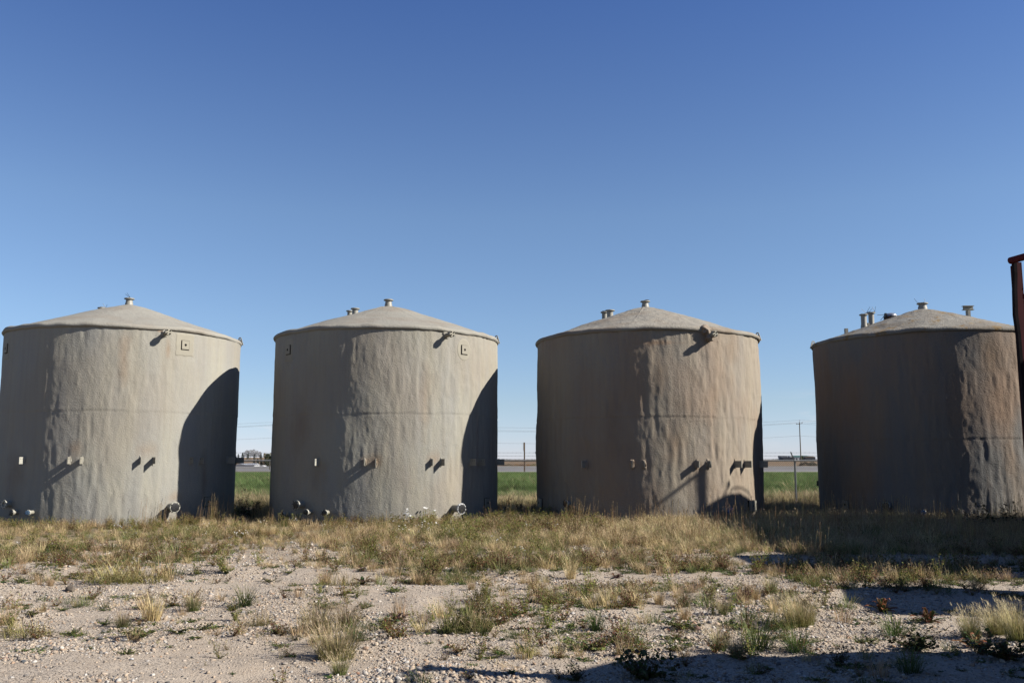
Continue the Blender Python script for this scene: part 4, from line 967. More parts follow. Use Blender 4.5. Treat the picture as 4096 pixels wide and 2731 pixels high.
def straggly(seed, n=9, h=.18, r=.22, leafc=(DGREEN, OLIVE), stemc=BROWN, leaf=.018, per=16, up=.5):
    """creeping or branching weed: many thin stems carrying small leaves"""
    rd = random.Random(seed); L = leafset()
    for i in range(n):
        a = rd.uniform(0, 6.28); l = r * rd.uniform(.5, 1.2); z = h * rd.uniform(.2, 1.1) * up * 1.6
        p = Vector((0, 0, .005)); m = 4; d = Vector((math.cos(a) * l / m, math.sin(a) * l / m, z / m))
        for s in range(m):
            q = p + d + Vector((rd.uniform(-.02, .02), rd.uniform(-.02, .02), rd.uniform(-.1, .2) * z / m)); q.z = max(q.z, .004)
            stem(L, p, q, .0018, jit(stemc, rd))
            for k in range(per // m):
                u = rd.random(); speck(L, p.lerp(q, u) + Vector((rd.uniform(-.02, .02), rd.uniform(-.02, .02), rd.uniform(0, .02))), leaf * rd.uniform(.5, 1.2), rd.choice(leafc), rd)
            p = q
    return L
def seedweed(seed, n=12, h=.5, stemc=STRAW2, headc=REDB, branch=5, leaf=OLIVE, spread=.22, heads=3, hs=.007, low=True):
    rd = random.Random(seed); L = leafset()
    for i in range(n):
        a = rd.uniform(0, 6.28); hh = h * rd.uniform(.55, 1.1); b = Vector((rd.uniform(-.06, .06), rd.uniform(-.06, .06), 0)); t = b + Vector((math.cos(a) * spread * hh, math.sin(a) * spread * hh, hh))
        stem(L, b, t, .0018, jit(stemc, rd))
        for k in range(branch):
            u = rd.uniform(.35, 1); p = b.lerp(t, u); aa = rd.uniform(0, 6.28); l = hh * rd.uniform(.06, .2); q = p + Vector((math.cos(aa) * l * .7, math.sin(aa) * l * .7, l * .8))
            stem(L, p, q, .0011, jit(stemc, rd)); speck(L, q, hs, headc, rd, heads)
            speck(L, p + Vector((rd.uniform(-.02, .02), 0, 0)), .012, leaf, rd)
        if low:
            for k in range(6): u = rd.uniform(.05, .5); speck(L, b.lerp(t, u) + Vector((rd.uniform(-.03, .03), rd.uniform(-.03, .03), 0)), .016, leaf, rd)
    return L
def stalks(seed, n=8, h=.7, c=STRAW2, headc=(.22, .15, .09), r=.1):
    rd = random.Random(seed); L = leafset()
    for i in range(n):
        b = Vector((rd.uniform(-r, r), rd.uniform(-r, r), 0)); hh = h * rd.uniform(.6, 1.1); t = b + Vector((rd.uniform(-.08, .08) * hh, rd.uniform(-.05, .05) * hh, hh)); stem(L, b, t, .0022, jit(c, rd))
        d = (t - b).normalized(); 
        for k in range(6): speck(L, t - d * (.012 * k) , .008, headc, rd, 1)
        blade(L, b.x, b.y, rd.uniform(0, 6.28), hh * .5, .005, .3, .5, jit(STRAW2, rd), jit(STRAW, rd), 3)
    return L
def daisy(seed, n=14, h=.16, r=.14):
    rd = random.Random(seed); L = leafset()
    for i in range(n * 3):
        a = rd.uniform(0, 6.28); speck(L, (rd.uniform(-r, r), rd.uniform(-r, r) * .7, rd.uniform(.01, h * .7)), .016, rd.choice([GREEN, OLIVE]), rd)
    for i in range(n):
        b = Vector((rd.uniform(-r, r) * .6, rd.uniform(-r, r) * .5, 0)); t = Vector((b.x * 1.6 + rd.uniform(-.02, .02), b.y * 1.5, h * rd.uniform(.6, 1.2))); stem(L, b, t, .0015, jit(OLIVE, rd))
        na = Vector((rd.uniform(-.5, .5), -.6, .8)).normalized(); u = na.orthogonal().normalized(); v = na.cross(u); k0 = len(L['v']); N = 10; R1 = rd.uniform(.011, .017)
        L['v'].append(tuple(t)); L['c'].append((.75, .74, .70))
        for k in range(N):
            rr = R1 * (1 if k % 2 else .62); q = t + (u * math.cos(6.283 * k / N) + v * math.sin(6.283 * k / N)) * rr; L['v'].append(tuple(q)); L['c'].append((.78, .78, .76))
        for k in range(N): L['f'].append((k0, k0 + 1 + k, k0 + 1 + (k + 1) % N))
        speck(L, t + na * .003, .0045, (.45, .28, .02), rd, 2)
    return L
def thistle(seed, h=.8, n=7, c=(DGREEN, (.05, .045, .03)), leaf=.05):
    rd = random.Random(seed); L = leafset()
    for i in range(n):
        a = rd.uniform(0, 6.28); hh = h * rd.uniform(.5, 1.05); b = Vector((rd.uniform(-.1, .1), rd.uniform(-.1, .1), 0)); t = b + Vector((math.cos(a) * .3 * hh, math.sin(a) * .3 * hh, hh)); stem(L, b, t, .004, jit(BROWN, rd))
        for k in range(16):
            u = rd.uniform(.1, 1); p = b.lerp(t, u); leafb(L, p.x, p.y, rd.uniform(0, 6.28), leaf * rd.uniform(.8, 2.4), leaf * .5, rd.uniform(.1, .7), jit(rd.choice(c), rd), jit(rd.choice(c), rd), rd, p.z)
        speck(L, t, .03, BROWN, rd, 3)
    return L

def plant_obj(name, L, label, px, py, hpx=None, href=.3, group=None, cat='plant', wx=1.0, rz=0):
    P = on_ground(px, py); me = leaf_mesh(name, L)
    V = np.array(L['v']); H = np.percentile(V[:, 2], 98)
    if any(w in name for w in ('grass', 'stalk', 'daisy', 'bush', 'thistle')): sc = (hpx / F * P.y * 1.02) / H
    else: sc = (hpx / F * P.y * 0.95) / np.percentile(np.hypot(V[:, 0], V[:, 1]), 95)
    o = link_mesh(name, me, None, (P.x, P.y, gz1(P.x, P.y) - .004), (0, 0, rz)); o.scale = (sc * wx, sc * wx, sc); return tag(o, label, cat, group)
PL = []
G1 = 'dry grass tufts on the gravel'; G2 = 'green weeds on the gravel'
def T(px, py, h, label, kind='straw', wx=1.0):
    sd_ = px * 13 + py
    if kind == 'straw': L = tuft(sd_, 200, .3, .08, STRAW2, STRAW, (.50, .39, .24), .0045, .3, .25); nm, g = 'grass_tuft', G1
    elif kind == 'big': L = tuft(sd_, 460, .3, .11, OLIVE, STRAW, (.52, .42, .27), .0040, .42, .3); nm, g = 'grass_tuft', G1
    elif kind == 'mix': L = tuft(sd_, 240, .3, .075, GREEN, STRAW, (.50, .39, .24), .0045, .38, .3); nm, g = 'grass_tuft', G1
    elif kind == 'green': L = tuft(sd_, 150, .3, .09, DGREEN, OLIVE, GREEN, .005, .55, 0, .4); nm, g = 'grass_clump', 'green grass clumps on the gravel'
    elif kind == 'mound': L = patch(sd_, 520, .17, .125, (.07, .09, .03), OLIVE, .0045); nm, g = 'grass_mound', 'green grass clumps on the gravel'
    elif kind == 'loose': L = patch(sd_, 240, .28, .20, OLIVE, STRAW2, .0045); nm, g = 'grass_clump', 'green grass clumps on the gravel'
    elif kind == 'leafy': L = straggly(sd_, 20, .07, .17, ((.10, .125, .035), (.06, .085, .025), (.10, .08, .04), OLIVE), BROWN, .013, 30, .7); nm, g = 'leafy_weed', G2
    elif kind == 'flat': L = rosette(sd_, 40, .14, .02, ((.06, .085, .022), DGREEN, OLIVE), .5); nm, g = 'leafy_weed', G2
    elif kind == 'dark': L = straggly(sd_, 16, .14, .26, (DGREEN, (.035, .035, .02), OLIVE), BROWN, .016, 28, .6); nm, g = 'straggly_weed', 'dark straggly weeds on the gravel'
    elif kind == 'purple': L = rosette(sd_, 24, .15, .028, (PURPLE, DGREEN, BROWN), 1.0, True, BROWN); nm, g = 'purple_weed', 'purple-brown weeds on the gravel'
    elif kind == 'red': L = rosette(sd_, 30, .16, .024, (REDB, OLIVE, DGREEN, BROWN), 1.4, False, (.26, .08, .04)); nm, g = 'red_leaved_weed', 'red-leaved docks on the gravel'
    elif kind == 'dock':
        L = straggly(sd_, 24, .13, .2, ((.05, .075, .022), (.07, .085, .03), (.09, .065, .035)), BROWN, .018, 32, .8); nm, g = 'dock_plant', 'large dark docks at the edge of the shadow'
    elif kind == 'stalk': L = stalks(sd_, 5, .4, REDB, (.10, .04, .03), .05); nm, g = 'weed_stalks', 'thin stalks on the gravel'
    elif kind == 'daisy': L = daisy(sd_); nm, g = 'daisy_plant', 'white daisies in the weeds'
    elif kind == 'bush': L = straggly(sd_, 26, .3, .22, (DGREEN, (.03, .035, .02), (.06, .05, .03)), BROWN, .016, 34, .8); nm, g = 'dark_bush', 'dark bushes in the shade'
    elif kind == 'thistle': L = thistle(sd_); nm, g = 'thistle_bush', 'dark thistles growing between the tanks'
    o = plant_obj(nm, L, label, px, py, h, group=g, wx=wx, rz=(sd_ % 60) * .1, cat='plant' if 'grass' not in nm else 'grass tuft'); return o
T(75, 2535, 62, 'low green grass clump at the left edge near the front', 'loose', 1.3); T(130, 2468, 38, 'leafy green weed behind the left-edge grass clump', 'leafy')
T(285, 2535, 45, 'dark straggly weed spreading on gravel right of the left-edge grass', 'dark', 1.3); T(420, 2500, 40, 'dark straggly weed left of the narrow straw tuft', 'dark', 1.2); T(570, 2556, 62, 'large dark leafy weed below the big left straw tuft', 'leafy', 1.5)
T(490, 2508, 72, 'narrow straw and green tuft left of the big left straw tuft', 'mix'); T(608, 2482, 112, 'big upright straw tuft on the left side of the yard', 'straw', 1.05); T(575, 2430, 70, 'pale straw tuft just behind the big left one', 'straw')
T(772, 2440, 88, 'straw tuft with green base right of the big left straw tuft', 'mix'); T(705, 2545, 38, 'low green weed patch right of the large dark leafy weed', 'dark', 1.6); T(800, 2525, 45, 'grey-green straggly weed beside the low green patch', 'dark', 1.2)
T(980, 2422, 82, 'bright green grass clump near the centre left', 'green'); T(930, 2440, 38, 'leafy weed beside the bright green grass clump', 'leafy'); T(450, 2338, 78, 'loose olive grass clump left, farther back', 'loose', 1.1); T(545, 2338, 78, 'loose olive grass clump right of its twin, farther back', 'loose', 1.1)
T(156, 2312, 48, 'small dark dead weed at the far left of the gravel', 'bush', .6); T(200, 2345, 42, 'small pale straw tuft right of the dead weed', 'straw'); T(80, 2332, 30, 'small green straggly weed at the left edge', 'dark')
T(543, 2262, 32, 'white daisies on the gravel in front of the first tank', 'daisy', 1.2); T(508, 2140, 42, 'white daisies close to the first tank wall', 'daisy', 1.2); T(520, 2165, 36, 'white daisies a step nearer than those at the wall', 'daisy', 1.4); T(930, 2168, 36, 'white daisies before the gap between first and second tank', 'daisy'); T(975, 2150, 34, 'white daisies right of the gap before the second tank', 'daisy', 1.2)
T(420, 2095, 34, 'white daisies at the foot of the first tank', 'daisy'); T(1600, 2110, 60, 'white daisies at the foot of the second tank', 'daisy', 1.3); T(1680, 2100, 70, 'tall white daisies left of the white-rimmed pipe outlet', 'daisy', 1.2); T(1730, 2122, 50, 'white daisies right of the tall ones under the pipe outlet', 'daisy'); T(1915, 2165, 26, 'single white daisy clump below the second tank right side', 'daisy', .8); T(1660, 2160, 30, 'low daisies in the grass before the second tank', 'daisy')
T(405, 2558, 22, 'small green rosette at the front left', 'flat'); T(358, 2592, 24, 'small flat green weed nearest the left front corner', 'dark', 1.3); T(500, 2610, 40, 'grey-green weed at the front, below the large dark leafy weed', 'dark', 1.2); T(780, 2560, 26, 'flat weed in the sandy patch, front left', 'flat', 1.3)
T(850, 2510, 34, 'green rosette weed right of centre left front', 'flat', 1.3); T(1040, 2500, 60, 'thin grey-green grass clump left of the largest tuft', 'loose', .7); T(1178, 2570, 32, 'dark flat weed at the left foot of the largest tuft', 'dark', 1.2)
T(1272, 2532, 140, 'tall straw half of the largest grass tuft, centre left', 'big', .9); T(1385, 2512, 110, 'straw tuft right behind the largest tuft', 'big', .9); T(1345, 2622, 150, 'largest grass tuft with green skirt, centre left foreground', 'big', 1.2); T(1360, 2704, 92, 'small green and straw tuft in front of the largest tuft', 'mix', 1.1); T(1300, 2440, 60, 'dark leafy weed behind the largest tuft', 'leafy', 1.3)
T(1420, 2570, 80, 'blue-green blades at the right of the largest tuft', 'green'); T(1530, 2505, 60, 'wide brown-green straggly weed right of the largest tuft', 'dark', 1.5); T(1590, 2480, 45, 'reddish brown weed right of the wide straggly weed', 'purple', 1.2); T(1457, 2437, 40, 'compact green rosette on the sand right of the largest tuft', 'leafy')
T(1405, 2368, 28, 'bright green rosette on the stones, centre', 'flat', 1.2); T(1582, 2362, 38, 'dark green rosette on the stones, centre right', 'leafy', 1.2); T(1742, 2325, 36, 'purple-brown rosette right of the centre stones', 'purple', 1.3); T(1450, 2330, 55, 'brown and green upright weed, centre', 'purple', 1.0); T(1080, 2315, 30, 'dark flat weed patch at the left of centre', 'dark', 1.5); T(1160, 2295, 28, 'second dark flat weed patch left of centre', 'dark', 1.3)
T(1298, 2325, 70, 'straw tuft at the edge of the stones, centre', 'straw'); T(1360, 2335, 50, 'olive grass clump beside the centre straw tuft', 'loose', .9); T(1860, 2525, 88, 'rounded green grass mound, centre right foreground', 'mound', .75); T(1935, 2548, 60, 'grey tuft at the right foot of the green mound', 'green', .7); T(1795, 2585, 26, 'flat green weed below the green mound', 'flat')
T(1885, 2352, 48, 'small straw tuft above the rut', 'straw'); T(1945, 2398, 46, 'wispy green tuft at the end of the rut', 'green', .8); T(1705, 2735, 70, 'reddish stalks at the bottom edge by the thin shadow', 'stalk'); T(1305, 2255, 45, 'olive weed in the weed belt before the second tank', 'bush', .9); T(1550, 2270, 40, 'brown weed patch in front of the second tank', 'purple', 1.5); T(1900, 2290, 50, 'dark brown weed patch in front of the gap between middle tanks', 'bush', 1.2); T(2010, 2360, 40, 'grass and weed mix right of the rut', 'dark', 1.3)
T(2218, 2418, 72, 'small straw tuft with green foot, left of the pair', 'mix', .9); T(2405, 2422, 66, 'left tuft of the pair before the third tank', 'mix', .9); T(2455, 2398, 52, 'right tuft of the pair before the third tank', 'straw'); T(2638, 2412, 66, 'narrow straw tuft before the third tank', 'straw'); T(2735, 2422, 84, 'straw tuft with green foot before the third tank, right', 'mix'); T(2892, 2460, 72, 'straw tuft with green foot left of the tall dark stalks', 'mix')
T(2971, 2396, 70, 'left narrow straw tuft of three at centre right', 'straw'); T(3022, 2394, 62, 'middle narrow straw tuft of three at centre right', 'straw'); T(3085, 2385, 75, 'right narrow straw tuft of three at centre right', 'mix'); T(2130, 2352, 80, 'pale straw tuft at the left of the third tank foreground', 'straw', .8); T(2282, 2312, 66, 'pale straw tuft in the weeds before the third tank', 'straw'); T(2375, 2356, 34, 'dark rosette before the third tank', 'purple', 1.2); T(2470, 2310, 32, 'purple rosette before the third tank', 'purple', 1.2)
T(2345, 2585, 85, 'large dark leafy weed in the middle foreground', 'leafy', 1.4); T(2385, 2520, 90, 'thin grass rising out of the large dark leafy weed', 'green', .7); T(2450, 2560, 50, 'reddish weed at the right of the large dark leafy weed', 'purple', 1.4); T(2722, 2516, 62, 'dark leafy weed with a straw tuft behind it', 'leafy', 1.2); T(2738, 2475, 70, 'straw tuft behind the dark leafy weed', 'straw'); T(2700, 2600, 46, 'leafy weed at the edge of the big shadow', 'leafy', 1.2); T(2110, 2555, 44, 'olive straggly weed left of the large dark leafy weed', 'bush', .9); T(2190, 2550, 40, 'olive straggly weed beside the large leafy one', 'bush', .9)
T(2575, 2712, 125, 'big dark weed inside the big shadow at the bottom', 'dock', 1.0); T(2310, 2722, 70, 'feathery green weed at the tip of the big shadow', 'bush', 1.0); T(2518, 2600, 110, 'tall sprawling thistle stem before the big shadow', 'thistle', .5); T(2878, 2602, 100, 'shaded tuft left of the tall dark stalks', 'mix'); T(2945, 2625, 90, 'shaded tuft in front of its darker neighbours', 'mix'); T(3030, 2590, 125, 'wide shaded tuft at the edge of the big shadow', 'green', .9); T(2980, 2560, 190, 'tall dark stalks rising from the shaded tufts', 'stalk', .8); T(2935, 2505, 66, 'light green lobed weed beside the tall dark stalks', 'leafy', .9)
T(3205, 2500, 125, 'wide straw tuft with green centre at the right', 'big', 1.0); T(3150, 2500, 80, 'olive grass at the left of the wide straw tuft', 'loose', .8); T(3190, 2600, 105, 'dark shaded tuft below the wide straw tuft', 'green', .9); T(3580, 2535, 80, 'green grass clump right of centre right', 'green', 1.5); T(3530, 2448, 56, 'weed with one upright orange-red leaf', 'red'); T(3715, 2492, 56, 'weed with silvery and rust-red leaves', 'red', 1.1); T(3885, 2552, 118, 'left of three pale bristly tufts at the right', 'big', .75); T(3985, 2548, 122, 'middle of three pale bristly tufts at the right', 'big', .8); T(4078, 2575, 165, 'rightmost of three pale bristly tufts, cut by the edge', 'big', .7)
T(3665, 2605, 90, 'large dark dock in the lit patch at the right', 'dock', 1.2); T(4020, 2640, 90, 'large dark dock below the three bristly tufts', 'dock', 1.4); T(3900, 2590, 60, 'red-brown weed left of the lower right dock', 'red', 1.0); T(3258, 2340, 36, 'red grassy weed in the lit strip at the right', 'purple', 1.2); T(3460, 2565, 44, 'flat green weed in the lit gravel at the right', 'leafy', 1.4); T(3350, 2660, 80, 'shaded weed in the bottom right shadow', 'bush', 1.0); T(3640, 2700, 100, 'shaded grass clump in the bottom right shadow', 'green', 1.0)
T(3905, 2120, 75, 'brown bushy weed before the sunlit strip of the darkest tank', 'bush', 1.5); T(3990, 2125, 95, 'taller rusty bush near the right edge below the darkest tank', 'bush', 1.4); T(4070, 2130, 110, 'rusty bush cut by the right edge below the maroon rack', 'bush', 1.3)
T(962, 2058, 95, 'dark leafy bush in the gap between first and second tank', 'thistle', 1.1); T(1000, 2075, 70, 'lower dark bush in the gap between first and second tank', 'bush', 1.3); T(2030, 2066, 66, 'dark thistle in the gap between second and third tank', 'thistle', 1.0); T(2085, 2064, 60, 'second dark thistle in the gap between second and third tank', 'thistle', 1.1); T(2130, 2062, 56, 'dark thistle against the left edge of the third tank', 'thistle', 1.1); T(3235, 2030, 44, 'dark thistle beside the left edge of the darkest tank', 'thistle', 1.0)

# prominent stones
def rock(px, py, wpx, label, col, hk=.6):
    P = on_ground(px, py); w = wpx / F * P.y; vs, fs = blob(px * .37, w / 2, w / 2 * .8, w * .32 * hk / .6, .28, 2); mb = MB(); mb.add(vs, fs)
    m = simple('stone_%d' % px, col, .85, .2, .25, 30, bump=.004); o = mb.build('rock', m, None, True, (P.x, P.y, gz1(P.x, P.y) + w * .14)); tag(o, label, 'rock', 'larger stones on the gravel')
rock(2788, 2522, 30, 'reddish brown rounded rock right of the dark leafy weed', (.22, .13, .10)); rock(3290, 2426, 16, 'pale cream stone near the long right shadow', (.6, .55, .47)); rock(3636, 2436, 18, 'pale stone inside the right shadow band', (.5, .46, .4))
rock(19, 2636, 22, 'pinkish round stone at the left edge near the front', (.36, .25, .2)); rock(93, 2648, 20, 'dark blue-grey stone right of the pinkish one', (.14, .15, .16)); rock(527, 2641, 18, 'bright white stone at the front left', (.66, .65, .63)); rock(700, 2582, 20, 'beige stone on the front left gravel', (.45, .38, .31)); rock(276, 2558, 14, 'white stone below the dark straggly weed', (.65, .64, .6))
rock(221, 2412, 12, 'round grey stone on the left berm', (.3, .27, .25)); rock(1430, 2702, 18, 'terracotta stone right of the small front tuft', (.40, .22, .14)); rock(1702, 2638, 16, 'orange-brown stone at the front centre', (.42, .25, .14)); rock(1500, 2582, 16, 'dark grey stone right of the largest tuft', (.14, .14, .14)); rock(1640, 2680, 15, 'slate stone by the tip of the thin shadow', (.16, .16, .17)); rock(2068, 2702, 16, 'cream stone at the bottom edge centre', (.62, .56, .47)); rock(3700, 2600, 24, 'flat beige stone beside the dock', (.42, .38, .32)); rock(1310 + 330, 2268, 10, 'tan square stone in the weeds at centre', (.42, .33, .22)); rock(280, 2372, 34, 'dark earth clod beside the left rut', (.16, .13, .10), 1.0); rock(70, 2438, 40, 'curved pale tan slab at the left edge', (.42, .31, .2), .5)

# ------------------------------------------------------------------ scattering (geometry nodes)
HID = 0
def proto_collection(name, meshes):
    c = bpy.data.collections.new(name)
    for i, me in enumerate(meshes):
        o = bpy.data.objects.new('%s_%02d' % (name, i), me); c.objects.link(o)
    return c
def scatter(name, label, P, rot, scl, idx, coll):
    n = len(P); me = bpy.data.meshes.new(name); me.vertices.add(n); me.vertices.foreach_set('co', np.asarray(P, np.float32).reshape(-1))
    a = me.attributes.new('rot', 'FLOAT_VECTOR', 'POINT'); a.data.foreach_set('vector', np.asarray(rot, np.float32).reshape(-1))
    a = me.attributes.new('scl', 'FLOAT_VECTOR', 'POINT'); a.data.foreach_set('vector', np.asarray(scl, np.float32).reshape(-1))
    a = me.attributes.new('pick', 'INT', 'POINT'); a.data.foreach_set('value', np.asarray(idx, np.int32))
    ng = bpy.data.node_groups.new(name, 'GeometryNodeTree')
    ng.interface.new_socket('Geometry', in_out='INPUT', socket_type='NodeSocketGeometry'); ng.interface.new_socket('Geometry', in_out='OUTPUT', socket_type='NodeSocketGeometry')
    N = ng.nodes; L = ng.links; gi = N.new('NodeGroupInput'); go = N.new('NodeGroupOutput'); ip = N.new('GeometryNodeInstanceOnPoints'); ci = N.new('GeometryNodeCollectionInfo')
    ci.inputs['Collection'].default_value = coll; ci.inputs['Separate Children'].default_value = True; ci.inputs['Reset Children'].default_value = True
    def attr(t, nm):
        q = N.new('GeometryNodeInputNamedAttribute'); q.data_type = t; q.inputs['Name'].default_value = nm; return q.outputs['Attribute']
    er = N.new('FunctionNodeEulerToRotation'); L.new(attr('FLOAT_VECTOR', 'rot'), er.inputs[0])
    m2p = N.new('GeometryNodeMeshToPoints'); L.new(gi.outputs[0], m2p.inputs[0])
    L.new(m2p.outputs[0], ip.inputs['Points']); L.new(ci.outputs[0], ip.inputs['Instance']); ip.inputs['Pick Instance'].default_value = True
    L.new(attr('INT', 'pick'), ip.inputs['Instance Index']); L.new(er.outputs[0], ip.inputs['Rotation']); L.new(attr('FLOAT_VECTOR', 'scl'), ip.inputs['Scale']); L.new(ip.outputs[0], go.inputs[0])
    o = bpy.data.objects.new(name, me); COL.objects.link(o); md = o.modifiers.new('scatter', 'NODES'); md.node_group = ng
    tag(o, label, None, None, 'stuff'); return o
def in_tank(x, y, m=0.0):
    r = np.zeros(len(x), bool)
    for k in TK: cx, cy = TK[k]['c']; r |= (x - cx) ** 2 + (y - cy) ** 2 < (RK[k] - 0.03 + m) ** 2
    return r

# gravel ----------------------------------------------------------
def stone_mesh(i, sub):
    vs, fs = blob(i * 7.7, 1, .78 + .1 * (i % 3), .55 + .12 * (i % 2), .38, sub); mb = MB(); mb.add(vs, fs)
    me = bpy.data.meshes.new('pebble_%d' % i); me.from_pydata(mb.v, [], mb.f); me.materials.append(M['stone']); me.polygons.foreach_set('use_smooth', [True] * len(me.polygons)); return me
peb = proto_collection('pebble', [stone_mesh(i, 2 if i < 4 else 1) for i in range(9)])
NP = 135000
y = 6.3 + 13.5 * RNG.random(NP * 2) ** 1.25; x = (RNG.random(NP * 2) - .5) * 2 * (y * .62 + .6)
dn = 0.5 + 0.5 * noise3(x * .8, y * .8, 0, 61) + .45 * noise3(x * 2.6, y * 2.6, 0, 62)
# bare sandy tracks
dn -= .55 * np.exp(-(((y - 11.2 - .12 * x) / .55) ** 2)) * (x > -2.6) * (x < 0.2) + .5 * np.exp(-(((y - 7.6 + .05 * x) / .5) ** 2)) * (x < -1.2) + .5 * np.exp(-(((y - 11.0) / .5) ** 2)) * (x < -5.2)
keep = (RNG.random(NP * 2) < np.clip(dn, .06, 1)) & (y < 19.0); x, y = x[keep][:NP], y[keep][:NP]; n = len(x)
s = .0050 * np.exp(np.abs(RNG.normal(0, .60, n))) * (1 + .5 * np.clip(noise3(x * 1.1, y * 1.1, 3, 63), 0, 1)); s = np.clip(s, .0055, .029) * (1 + .02 * np.clip(y - 9, 0, 8))
P = np.stack([x, y, gz(x, y) + s * .12], -1); rot = np.stack([RNG.normal(0, .35, n), RNG.normal(0, .35, n), RNG.random(n) * 6.283], -1)
scatter('gravel', 'loose mixed grey, tan and white gravel strewn over the yard', P, rot, np.stack([s * RNG.uniform(.8, 1.4, n), s, s * RNG.uniform(.7, 1.1, n)], -1), RNG.integers(0, 9, n), peb)

# weed and grass protos ------------------------------------------------
protos = []; names = {}
def reg(nm, Ls): names[nm] = list(range(len(protos), len(protos) + len(Ls))); protos.extend(Ls)
reg('straw', [tuft(100 + i, 70, .32, .10, STRAW2, STRAW, (.48, .37, .22), .0048, .3, .2) for i in range(4)])
reg('olive', [tuft(120 + i, 75, .34, .12, GREEN, OLIVE, STRAW, .005, .35, 0, .3) for i in range(4)])
reg('green', [tuft(140 + i, 70, .22, .11, DGREEN, GREEN, YGREEN, .005, .5, 0, .5) for i in range(3)])
reg('seed', [seedweed(160 + i, 11, .42, STRAW2, REDB) for i in range(3)] + [seedweed(165, 11, .42, BROWN, (.34, .27, .17))])
reg('ybush', [straggly(180 + i, 14, .28, .13, (YGREEN, OLIVE, GREEN), STRAW2, .013, 30, .9) for i in range(3)])
reg('brown', [straggly(190 + i, 13, .2, .16, (BROWN, REDB, OLIVE), BROWN, .012, 26, .8) for i in range(3)])
reg('stalk', [stalks(200 + i, 7, .62, STRAW2) for i in range(3)])
reg('daisy', [daisy(210 + i, 7, .3, .13) for i in range(2)])
reg('ros', [rosette(220 + i, 16, .13, .03, (DGREEN, GREEN), .6) for i in range(3)] + [rosette(224, 16, .12, .026, (PURPLE, BROWN, DGREEN), .8)])
reg('flatw', [straggly(230 + i, 12, .06, .17, (GREEN, DGREEN, OLIVE), BROWN, .010, 24, .5) for i in range(3)])
reg('wisp', [tuft(240 + i, 16, .2, .03, OLIVE, STRAW, STRAW, .004, .5, 0, .4) for i in range(3)])
reg('litter', [patch(250 + i, 60, .10, .2, STRAW2, STRAW, .005) for i in range(2)])
pc = proto_collection('weed', [leaf_mesh('weed_%02d' % i, L) for i, L in enumerate(protos)])
def pick(kinds, w, n):
    w = np.array(w, float); ks = RNG.choice(len(kinds), n, p=w / w.sum()); out = np.zeros(n, int)
    for i, k in enumerate(kinds): m = ks == i; out[m] = RNG.choice(names[k], m.sum())
    return out
def do(name, label, x, y, kinds, w, s0, s1, keepf=None):
    n = len(x); idx = pick(kinds, w, n) if not callable(w) else w(x, y)
    s = RNG.uniform(s0, s1, n); z = gz(x, y) - .005
    scatter(name, label, np.stack([x, y, z], -1), np.stack([RNG.normal(0, .06, n), RNG.normal(-.05, .08, n), RNG.random(n) * 6.283], -1), np.stack([s * RNG.uniform(.85, 1.2, n), s * RNG.uniform(.85, 1.2, n), s], -1), idx, pc)
# dense belt at the feet of the tanks
def front_edge(x): return 17.6 - 3.0 * sstep(-6, -1, x) + 2.0 * sstep(3.5, 7.5, x) + 1.6 * noise3(x * .5, 3, 0, 71) + .8 * noise3(x * 1.6, 7, 0, 76)
N_ = 25000; y = RNG.uniform(11.5, 31.5, N_); x = (RNG.random(N_) - .5) * 2 * (y * .60 + 1.5)
fe = front_edge(x); d = (y - fe); pr_ = np.clip((d + 2.6) / 5.8, 0, 1) ** 1.5 * np.where(x < -1, .72, .95) * (.55 + .45 * (noise3(x * .8, y * .8, 0, 72) > -.25)); pr_ *= np.where(y > 24.5, .7, 1) * np.where((x > 3.0 + .6 * noise3(y * 2, 0, 0, 77)) & (y < 16.3), .22, 1)
k_ = (RNG.random(N_) < pr_) & ~in_tank(x, y); x, y = x[k_], y[k_]
def belt_pick(x, y):
    n = len(x); c = noise3(x * .55, y * .8, 0, 73); g = noise3(x * .4 + 9, y * .6, 0, 74); out = np.zeros(n, int); r = RNG.random(n)
    sets = {'a': (['straw', 'stalk', 'seed', 'olive', 'litter'], [6, .6, 1.2, 1, 2]), 'b': (['seed', 'brown', 'ybush', 'straw', 'flatw'], [3, 2.5, 1.5, 3, 1]), 'c': (['olive', 'green', 'ybush', 'straw', 'flatw'], [2.6, 1.2, 2, 3, 1]), 'd': (['olive', 'straw', 'stalk', 'green'], [3.2, 4, .7, .6])}
    left = x < -6
    zone = np.where(x > 2.5 + c, 'd', np.where(c > .15, 'a', np.where(g > 0.05, 'c', 'b')))
    for z, (kk, w) in sets.items():
        m = zone == z
        if m.any(): out[m] = pick(kk, w, m.sum())
    m = (RNG.random(n) < .04) & (x < 1) ; out[m] = pick(['daisy'], [1], m.sum())
    return out
n = len(x); idx = belt_pick(x, y)
hs = (.46 + .44 * np.clip((y - front_edge(x)) / 5, 0, 1)) * (1 + .25 * sstep(2, 6, x)) * (1 - .28 * (1 - sstep(-6, 1, x))); hs *= RNG.uniform(.7, 1.2, n)
hs *= np.where((x > 3) & (y < 16.3), .6, 1)
scatter('weed_belt', 'belt of dry and olive grass, weeds and seed heads at the feet of the tanks', np.stack([x, y, gz(x, y) - .01], -1), np.stack([RNG.normal(0, .07, n), RNG.normal(-.06, .08, n), RNG.random(n) * 6.283], -1), np.stack([hs * 1.35, hs * 1.35, hs], -1), idx, pc)
